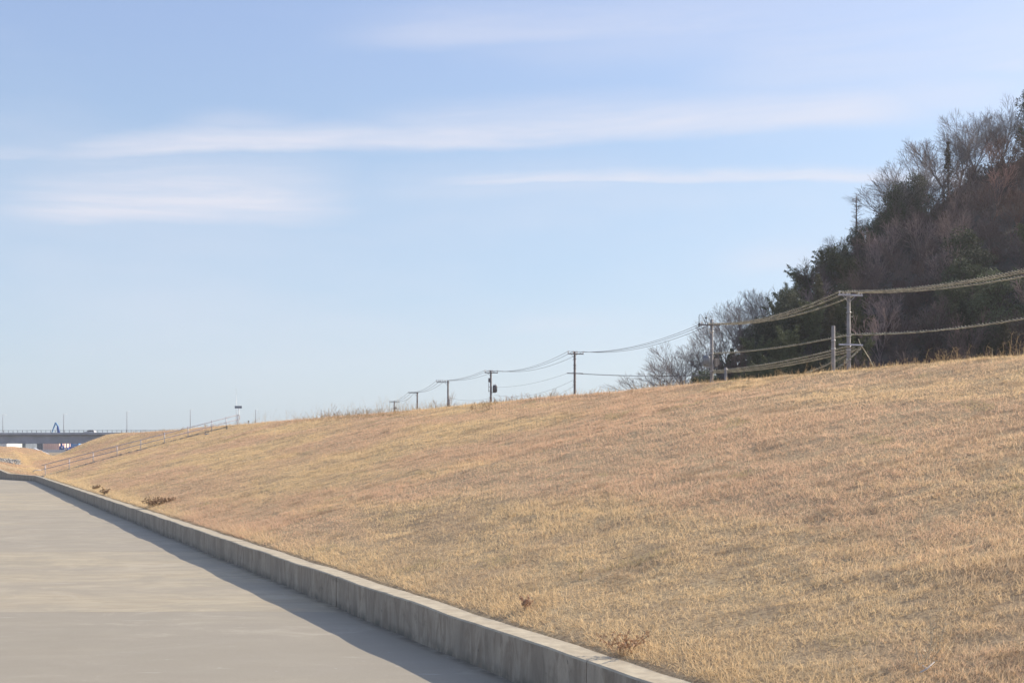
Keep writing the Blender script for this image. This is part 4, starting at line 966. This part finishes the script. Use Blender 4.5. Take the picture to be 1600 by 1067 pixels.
for i, px in enumerate((4, 99, 198, 297, 399, 502)):
    p = br_pt(px) + BN * .2; Y = p[1]; ph = EYE + (HY - (648, 647, 643, 640, 640, 640)[i]) / F * Y
    lp = thing('lamp_post', (p[0], p[1], ZD), f'slim grey bridge lamp post, {place_w[i]} in the row' if i < 3 else f'slim grey bridge lamp post, {place_w[i].rstrip(",")}', 'lamp post', GB)
    mb = MB(); mb.tube([p + [0, 0, ZD - .1], p + [0, 0, ph - .3], p + [0, 0, ph]], [.14, .1, .08], 8); mb.build('post', M['bridge'], lp)
    mb = MB(); mb.tube([p + [0, 0, ph - .05], p + BN * .8 + [0, 0, ph + .1], p + BN * 2.2 + [0, 0, ph + .15]], [.06, .05, .04], 6); mb.build('lamp_arm', M['bridge'], lp)
    mb = MB(); mb.box(p + BN * 2.3 + [0, 0, ph + .12], (.25, .7, .12), BT); mb.build('lamp_head', M['white'], lp)
Yk = 300; Xk = (369 - 800) / F * Yk; mb = MB(); zt_ = EYE + (HY - 607) / F * Yk; rt = thing('lightning_rod', (Xk, Yk, 2.0), 'tall hair thin mast rising behind the small grey board', 'mast')
mb.tube([(Xk, Yk, 1.9), (Xk, Yk, zt_ * .6), (Xk, Yk, zt_)], [.08, .06, .03], 6); mb.build('mast_tube', M['steel'], rt)
# car on the bridge, side view, heading left
cc = br_pt(135) + BN * 3.2 + [0, 0, ZD - .55]; car = thing('parked_car', tuple(cc), 'silver car crossing the bridge with dark windows', 'car')
ax = BT
def cpoly(poly, y0, y1, nm, m, par, bev=.04):
    mb = MB(); mb.prism(poly, y0, y1, cc, ax, BN, (0, 0, 1)); return mb.build(nm, M[m], par, bevel=bev)
cpoly([(-2.25, .3), (-2.28, .72), (-2.1, .92), (-1.2, 1.05), (-.45, 1.62), (.9, 1.70), (1.9, 1.62), (2.2, 1.05), (2.3, .8), (2.28, .3)], -.85, .85, 'body', 'silver', car, .06)
cpoly([(-1.1, 1.07), (-.45, 1.56), (.85, 1.63), (.95, 1.05)], -.88, .88, 'side_window', 'glass', car, .01)
cpoly([(1.05, 1.05), (.97, 1.62), (1.65, 1.57), (1.85, 1.08)], -.88, .88, 'rear_window', 'glass', car, .01)
for x in (-1.45, 1.45):
    for y in (-.78, .78):
        c = cc + ax * x + BN * y + [0, 0, .33]; mb = MB(); mb.tube([c - BN * .12, c + BN * .12], .33, 16); wo = mb.build('wheel', M['tyre'], car)
        mb = MB(); mb.tube([c - BN * .13, c + BN * .13], .19, 12); mb.build('rim', M['silver'], wo)

# ------------------------------------------------------------------ yard beyond the bridge
def gz(Y): return float(np.interp(Y, [186, 195, 210, 300, 450, 520, 800], [-.9, 1.2, 1.85, 2.6, 3.2, 3.2, 2.0]))
def shed(px0, px1, ytop, Y, depth, name, label, m, roof='slate', doors=()):
    X0, X1 = (px0 - 800) / F * Y, (px1 - 800) / F * Y; z0 = gz(Y) - .3; z1 = EYE + (HY - ytop) / F * Y; cx = (X0 + X1) / 2; w_ = X1 - X0
    t = thing(name, (cx, Y + depth / 2, z0), label, 'building'); mb = MB(); mb.box((cx, Y + depth / 2, (z0 + z1) / 2), (w_, depth, z1 - z0))
    nrib = max(3, int(w_ / .8))
    for i in range(nrib): mb.box((X0 + (i + .5) * w_ / nrib, Y - .04, (z0 + z1) / 2), (.12, .08, z1 - z0 - .1))
    mb.build('wall', M[m], t)
    mb = MB(); mb.prism([(-depth / 2 - .4, 0), (-depth / 2 - .4, .2), (0, 1.4), (depth / 2 + .4, .2), (depth / 2 + .4, 0)], -w_ / 2 - .3, w_ / 2 + .3, (cx, Y + depth / 2, z1), (0, 1, 0), (1, 0, 0), (0, 0, 1)); mb.build('roof', M[roof], t)
    for a, b, h in doors:
        mb = MB(); xa, xb = X0 + w_ * a, X0 + w_ * b; mb.box(((xa + xb) / 2, Y - .12, z0 + h / 2 + .3), (xb - xa, .1, h)); mb.build('door', M['slate'], t)
    return t
shed(67.5, 92.5, 690.5, 545, 14, 'shed', 'salmon pink box like building framed under the bridge', 'pink', 'pink')
shed(-40, 10.5, 690, 560, 12, 'shed', 'white building at the left frame edge under the bridge', 'white', 'white', ((.2, .3, 3),))
shed(11, 22, 692, 570, 12, 'shed', 'pale grey green building beside the white one', 'grey_green', 'grey_green')
shed(23, 40, 689, 580, 14, 'shed', 'dark slate building with a low red vehicle before it', 'slate', 'slate', ((.4, .6, 2.6),))
shed(41, 67, 688, 600, 14, 'shed', 'slate blue long building left of the salmon pink one', 'slate', 'slate', ((.1, .25, 3), (.5, .7, 3)))
# low red truck bed, blue machinery
Yk = 540; c = np.array([(18 - 800) / F * Yk, Yk, gz(Yk)]); tr = thing('flatbed_trailer', tuple(c), 'low red trailer parked before the pale building', 'trailer')
mb = MB(); mb.box(c + [0, 0, 1.1], (3.4, 2.2, .35)); mb.box(c + [0, -1.0, 1.35], (3.4, .1, .35)); mb.build('bed', M['red'], tr)
for x in (-1.1, 1.1):
    mb = MB(); mb.tube([c + [x, -1.1, .5], c + [x, -.8, .5]], .5, 14); mb.build('wheel', M['tyre'], tr)
Yk = 530; kx = lambda px: (px - 800) / F * Yk; kz = lambda py: EYE + (HY - py) / F * Yk
cr = thing('crane_truck', (kx(101), Yk, gz(Yk)), 'blue boom machine whose bent light blue arm rises above the bridge railing', 'crane')
mb = MB(); mb.box((kx(101), Yk, gz(Yk) + 1.2), (3.9, 2.4, 1.5)); mb.box((kx(96), Yk, gz(Yk) + 1.9), (1.1, 2.3, 1.6)); mb.build('body', M['blue'], cr, bevel=.06)
mb = MB(); mb.box((kx(104), Yk - 1.25, gz(Yk) + 1.4), (1.2, .08, .7)); mb.box((kx(98.5), Yk - 1.25, gz(Yk) + 2.0), (.5, .08, .8)); mb.build('side_panel', M['white'], cr)
for px in (96, 105):
    mb = MB(); mb.tube([(kx(px), Yk - 1.2, gz(Yk) + .5), (kx(px), Yk - .8, gz(Yk) + .5)], .5, 14); mb.build('wheel', M['tyre'], cr)
for px in (94.5, 99.5, 103.5, 108):
    mb = MB(); mb.box((kx(px), Yk + .3, (gz(Yk) + kz(691)) / 2 + .4), (.3, .3, kz(690) - gz(Yk) - .6)); mb.build('column', M['blue'], cr)
def beam(p, q, w0, w1, nm, m):
    p, q = np.array(p, float), np.array(q, float); mb = MB(); mb.box((p + q) / 2, (w0, w0, np.linalg.norm(q - p)), (0, 1, 0), q - p, w1 / w0); mb.build(nm, M[m], cr)
beam((kx(97), Yk, gz(Yk) + 2), (kx(90), Yk, kz(665)), .75, .6, 'lower_boom', 'blue')
beam((kx(91), Yk, kz(667)), (kx(87), Yk, kz(660)), .6, .45, 'boom_knuckle', 'sky_blue')
beam((kx(87.2), Yk, kz(660)), (kx(81), Yk, kz(676)), .6, .35, 'upper_boom', 'sky_blue')
beam((kx(89.5), Yk - .2, kz(668)), (kx(90.5), Yk - .2, kz(676)), .35, .3, 'hydraulic_ram', 'blue')
beam((kx(81), Yk, kz(676)), (kx(79.5), Yk, kz(681)), .5, .4, 'grab', 'dark')
# stacked blue and white containers
Yk = 535
for (px, z, m_, lb) in ((115, 0, 'blue', 'lower blue container right of the boom machine'), (118, 1, 'sky_blue', 'light blue container stacked on the blue one'), (131, 0, 'blue', 'rightmost blue container, half hidden by the bank')):
    cx = kx(px); b = gz(Yk) + z * 2.45; ct = thing('shipping_container', (cx, Yk, b), lb, 'container', 'containers beyond the bridge')
    mb = MB(); mb.box((cx, Yk, b + 1.2), (3.6, 2.4, 2.38))
    for i in range(12): mb.box((cx - 1.65 + i * .3, Yk - 1.22, b + 1.2), (.12, .06, 2.1))
    mb.build('shell', M[m_], ct); mb = MB(); mb.box((cx + .3, Yk - 1.27, b + 1.5), (1.5, .04, .7)); mb.build('panel', M['white'], ct)
# asphalt ramp with a pale kerb between mound and bank
def ramp(px0, px1, y0, y1, Ya, Yb, m, name, dz=.0):
    P_ = []
    for f in np.linspace(0, 1, 8):
        Y = Ya + (Yb - Ya) * f; yy = y0 + (y1 - y0) * f; P_.append([[(px0[0] + (px0[1] - px0[0]) * f - 800) / F * Y, Y, EYE + (HY - yy) / F * Y + dz], [(px1[0] + (px1[1] - px1[0]) * f - 800) / F * Y, Y, EYE + (HY - yy) / F * Y + dz]])
    return tag(link(grid_mesh(name, np.array(P_), M[m]), name), kind='structure')
ramp((70, 56), (130, 100), 713, 702.5, 192, 380, 'asphalt', 'road')
P_ = []
for f in np.linspace(0, 1, 10):
    Y = 190 + 150 * f; x = (75 - 21 * f - 800) / F * Y; z = EYE + (HY - (712 - 10.5 * f)) / F * Y; P_.append((x, Y, z))
mb = MB()
for a, b in zip(P_[:-1], P_[1:]): a, b = np.array(a), np.array(b); mb.box((a + b) / 2 + [0, 0, .1], (np.linalg.norm(b - a), .5, .4), b - a)
tag(mb.build('road_kerb', M['white'], None, loc=P_[0]), 'pale kerb edging the grey road beyond the grass mound', 'kerb')
# rubble patch on the mound
rr = np.random.RandomState(5); mb = MB()
for i in range(420):
    px = -40 + 72 * rr.rand(); Y = 119 + 9 * rr.rand() + (30 - max(px, 0)) * .0; X = (px - 800) / F * Y; z = float(land(X, Y)); s = .08 + .16 * rr.rand()
    v = rr.normal(size=3); mb.box((X, Y, z + s * .3), (s * (1 + rr.rand()), s, s * .8), (v[0], v[1], .3 * v[2]), taper=.6)
tag(mb.build('rubble', M['rubble'], None), 'patch of pale broken stones on the grassy mound', 'rubble', kind='stuff')

# ------------------------------------------------------------------ weeds
def weed(name, X, Y, H, W_, n, col, label, group=None, leafy=0, seed=0, stemc=None):
    r = np.random.RandomState(seed); z = float(land(X, Y)); sg = []; lf = []
    for i in range(n):
        a = r.rand() * 6.283; b = np.array([math.cos(a), math.sin(a), 0]) * W_ * .25 * r.rand(); o = np.array([math.cos(a), math.sin(a), 0]) * W_ * .5 * r.rand(); h = H * (.5 + .5 * r.rand()); pr = b
        for j in range(1, 6):
            f = j / 5; q = b + o * f ** 1.5 + np.array([0, 0, h * f]) + r.normal(size=3) * .01 * H; sg.append([*pr, *q, .0035 + .00004 * Y, .003 + .00002 * Y]); pr = q
            if f > .35:
                for k in range(2): e = q + r.normal(size=3) * H * .09 + np.array([0, 0, H * .05]); sg.append([*q, *e, .003 + .00002 * Y, .002]); lf += [e + r.normal(size=3) * H * .02 for _ in range(leafy)]
    t = thing(name, (X, Y, z), label, 'weed', group); link(mesh_of('stems', segs_mesh(sg, stemc or col, 3), M['bark']), 'stems', (0, 0, 0), t)
    if leafy: link(mesh_of('leaves', cards(np.array(lf), .022 + .0006 * Y, r, col), M['leaf']), 'leaves', (0, 0, 0), t)
    return t
def slope_at(px, py):
    lo = None
    for Y in np.concatenate([np.arange(6, 40, .02), np.arange(40, 190, .1)]):
        X = (px - 800) / F * Y
        if t_of(X, Y) < WALL_T: continue
        if float(land(X, Y)) >= EYE + (HY - py) / F * Y: return X, Y
    return None
RED = (0.50, 0.32, 0.21); BRN = (0.34, 0.23, 0.15)
for i, (px, py, H, W_, n, c, lb) in enumerate((
    (972, 1022, .17, .36, 12, (0.52, 0.34, 0.21), 'rusty tan dead weed tuft leaning over the wall top at the lower middle'),
    (823, 952, .13, .12, 9, RED, 'tiny rust red weed standing alone above the wall'),
    (242, 791, .26, .8, 30, BRN, 'brown withered weed clump above the far part of the wall, larger of two'),
    (262, 785, .16, .9, 24, BRN, 'low brown weed patch trailing up the bank from the larger clump'),
    (164, 773, .25, .3, 14, BRN, 'small brown weed by the far wall, left of the clumps'),
    (150, 765, .2, .35, 12, BRN, 'faint little weed patch left of the small brown weed'),
    (905, 905, .25, .1, 4, (0.62, 0.50, 0.30), 'thin upright straw stem in the middle of the bank'),
    (1462, 1020, .26, .2, 6, (0.62, 0.50, 0.34), 'tall pale straw stems at the lower right'),
    (1440, 1045, .2, .2, 5, (0.62, 0.50, 0.34), 'pale straw stems just above the white stick'))):
    q = slope_at(px, py)
    if q: weed('dry_weed', *q, H, W_, n, c, lb, 'dead weeds on the bank', 3 if i < 6 else 0, i)
q = slope_at(1438, 1062)
if q:
    z = float(land(*q)) + .05; b = np.array([*q, z]); mb = MB(); mb.tube([b, b + [.05, .02, .02], b + [.11, .05, .06]], [.005, .0045, .003], 6); mb.tube([b + [.05, .02, .02], b + [.03, .05, .04]], [.003, .002], 5)
    tag(mb.build('stick', M['stick'], None, loc=tuple(b)), 'short bleached white stick lying in the grass at the bottom right', 'stick')
# tall stalks along the crest, a fringe nobody could count
r = np.random.RandomState(77); sg = []; lf = []; fc = []
def crest_stalks(px0, px1, n, h0, h1, t0, t1, col, leafy, rad=1.0, stem=None):
    for i in range(n):
        px = px0 + (px1 - px0) * r.rand(); t = t0 + (t1 - t0) * r.rand(); a = (px - 800) / F
        Yl = (5.00 + .914 * t - a * .406 * t) / (a + .444); b = bank(Yl, t); h = (h0 + (h1 - h0) * r.rand() ** 1.6); pr = b; lean_ = r.normal(size=2) * .22
        rb_ = (.0035 + .00007 * b[1]) * rad
        for j in range(1, 5):
            f = j / 4; q = b + np.array([lean_[0] * h * f * f, lean_[1] * h * f * f, h * f]); sg.append([*pr, *q, rb_, rb_ * .8]); fc.append(stem or col); pr = q
            if leafy and f > .4: 
                for k in range(leafy): e = q + r.normal(size=3) * h * .13; sg.append([*q, *e, rb_ * .6, rb_ * .4]); fc.append(col)
STR = (0.58, 0.45, 0.27); PAL = (0.60, 0.52, 0.40)
crest_stalks(395, 640, 150, .25, .9, 13.2, 15.2, PAL, 2, .42)
crest_stalks(460, 640, 330, .12, .36, 12.4, 14.6, STR, 2, .7)
crest_stalks(505, 600, 90, .15, .45, 13.0, 14.6, (0.46, 0.35, 0.24), 4, .5)
crest_stalks(640, 700, 60, .2, .5, 13.8, 15.0, PAL, 3, .55)
crest_stalks(748, 850, 90, .08, .3, 13.2, 14.6, (0.42, 0.29, 0.19), 3, .6)
crest_stalks(735, 775, 110, .05, .14, 12.2, 13.8, (0.36, 0.24, 0.15), 3, .6)
crest_stalks(640, 1100, 500, .08, .24, 13.2, 15.0, STR, 1, .7)
crest_stalks(1090, 1640, 900, .05, .17, 13.2, 15.2, STR, 1, .7)
crest_stalks(1200, 1640, 40, .15, .34, 13.6, 15.2, STR, 3, .7)
crest_stalks(1575, 1600, 6, .3, .5, 13.6, 14.6, STR, 4, .8)
crest_stalks(1460, 1505, 5, .2, .35, 13.6, 14.6, STR, 4, .8)
crest_stalks(180, 400, 260, .15, .4, 13.2, 15.0, STR, 2, .6)
A = segs_mesh(sg, (1, 1, 1), 3); A = (A[0], A[1], A[2], A[3] * np.repeat(np.array(fc), 6, axis=0))
tag(link(mesh_of('crest_stalks', A, M['blade']), 'tall_dry_grass'), 'taller dry stalks fringing the crest of the bank', 'grass', kind='stuff')
# wispy leafless shrubs behind the crest
for i, (px, top, Y, wd, lb) in enumerate(((683, 612, 128, 1.5, 'wispy pale leafless shrub left of the pole with the left reaching arm'), (852, 607, 112, 1.3, 'wispy leafless shrub left of the brown two armed pole'),
                                          (560, 630, 118, 1.6, 'thin leafless shrub above the brown stalks on the crest'))):
    X = (px - 800) / F * Y; zt_ = EYE + (HY - top) / F * Y; h = zt_ - .8; s = grow(90 + i, h, .45, .5, .1, 5, (3, 3), .03, .006, .2, .6)
    s[:, 6:8] = np.maximum(s[:, 6:8] * .8, .006); t = thing('leafless_shrub', (X, Y, .8), lb, 'shrub', 'leafless shrubs peeping over the crest'); t.scale = (wd, wd, 1)
    th_ = np.arange(len(s)) < 4
    link(mesh_of('stem', segs_mesh(s[th_], (0.30, 0.25, 0.22), 4), M['bark']), 'stem', (0, 0, 0), t); link(mesh_of('twigs', segs_mesh(s[~th_], (0.36, 0.30, 0.26), 3), M['bark']), 'twigs', (0, 0, 0), t)

# ------------------------------------------------------------------ thin winter haze
mb = MB(); mb.box((0, 600, 60), (3400, 2100, 124)); hz = mb.build('haze', M['white'])
hm = bpy.data.materials.new('haze'); hm.use_nodes = True; hm.node_tree.nodes.clear(); hk = N(hm.node_tree)
ho = hk.n('ShaderNodeOutputMaterial'); pv = hk.n('ShaderNodeVolumePrincipled'); pv.inputs['Color'].default_value = (0.92, 0.94, 0.97, 1); pv.inputs['Density'].default_value = 0.0002
pv.inputs['Anisotropy'].default_value = 0.2; hm.node_tree.links.new(pv.outputs[0], ho.inputs['Volume'])
hz.data.materials.clear(); hz.data.materials.append(hm); tag(hz, kind='stuff')
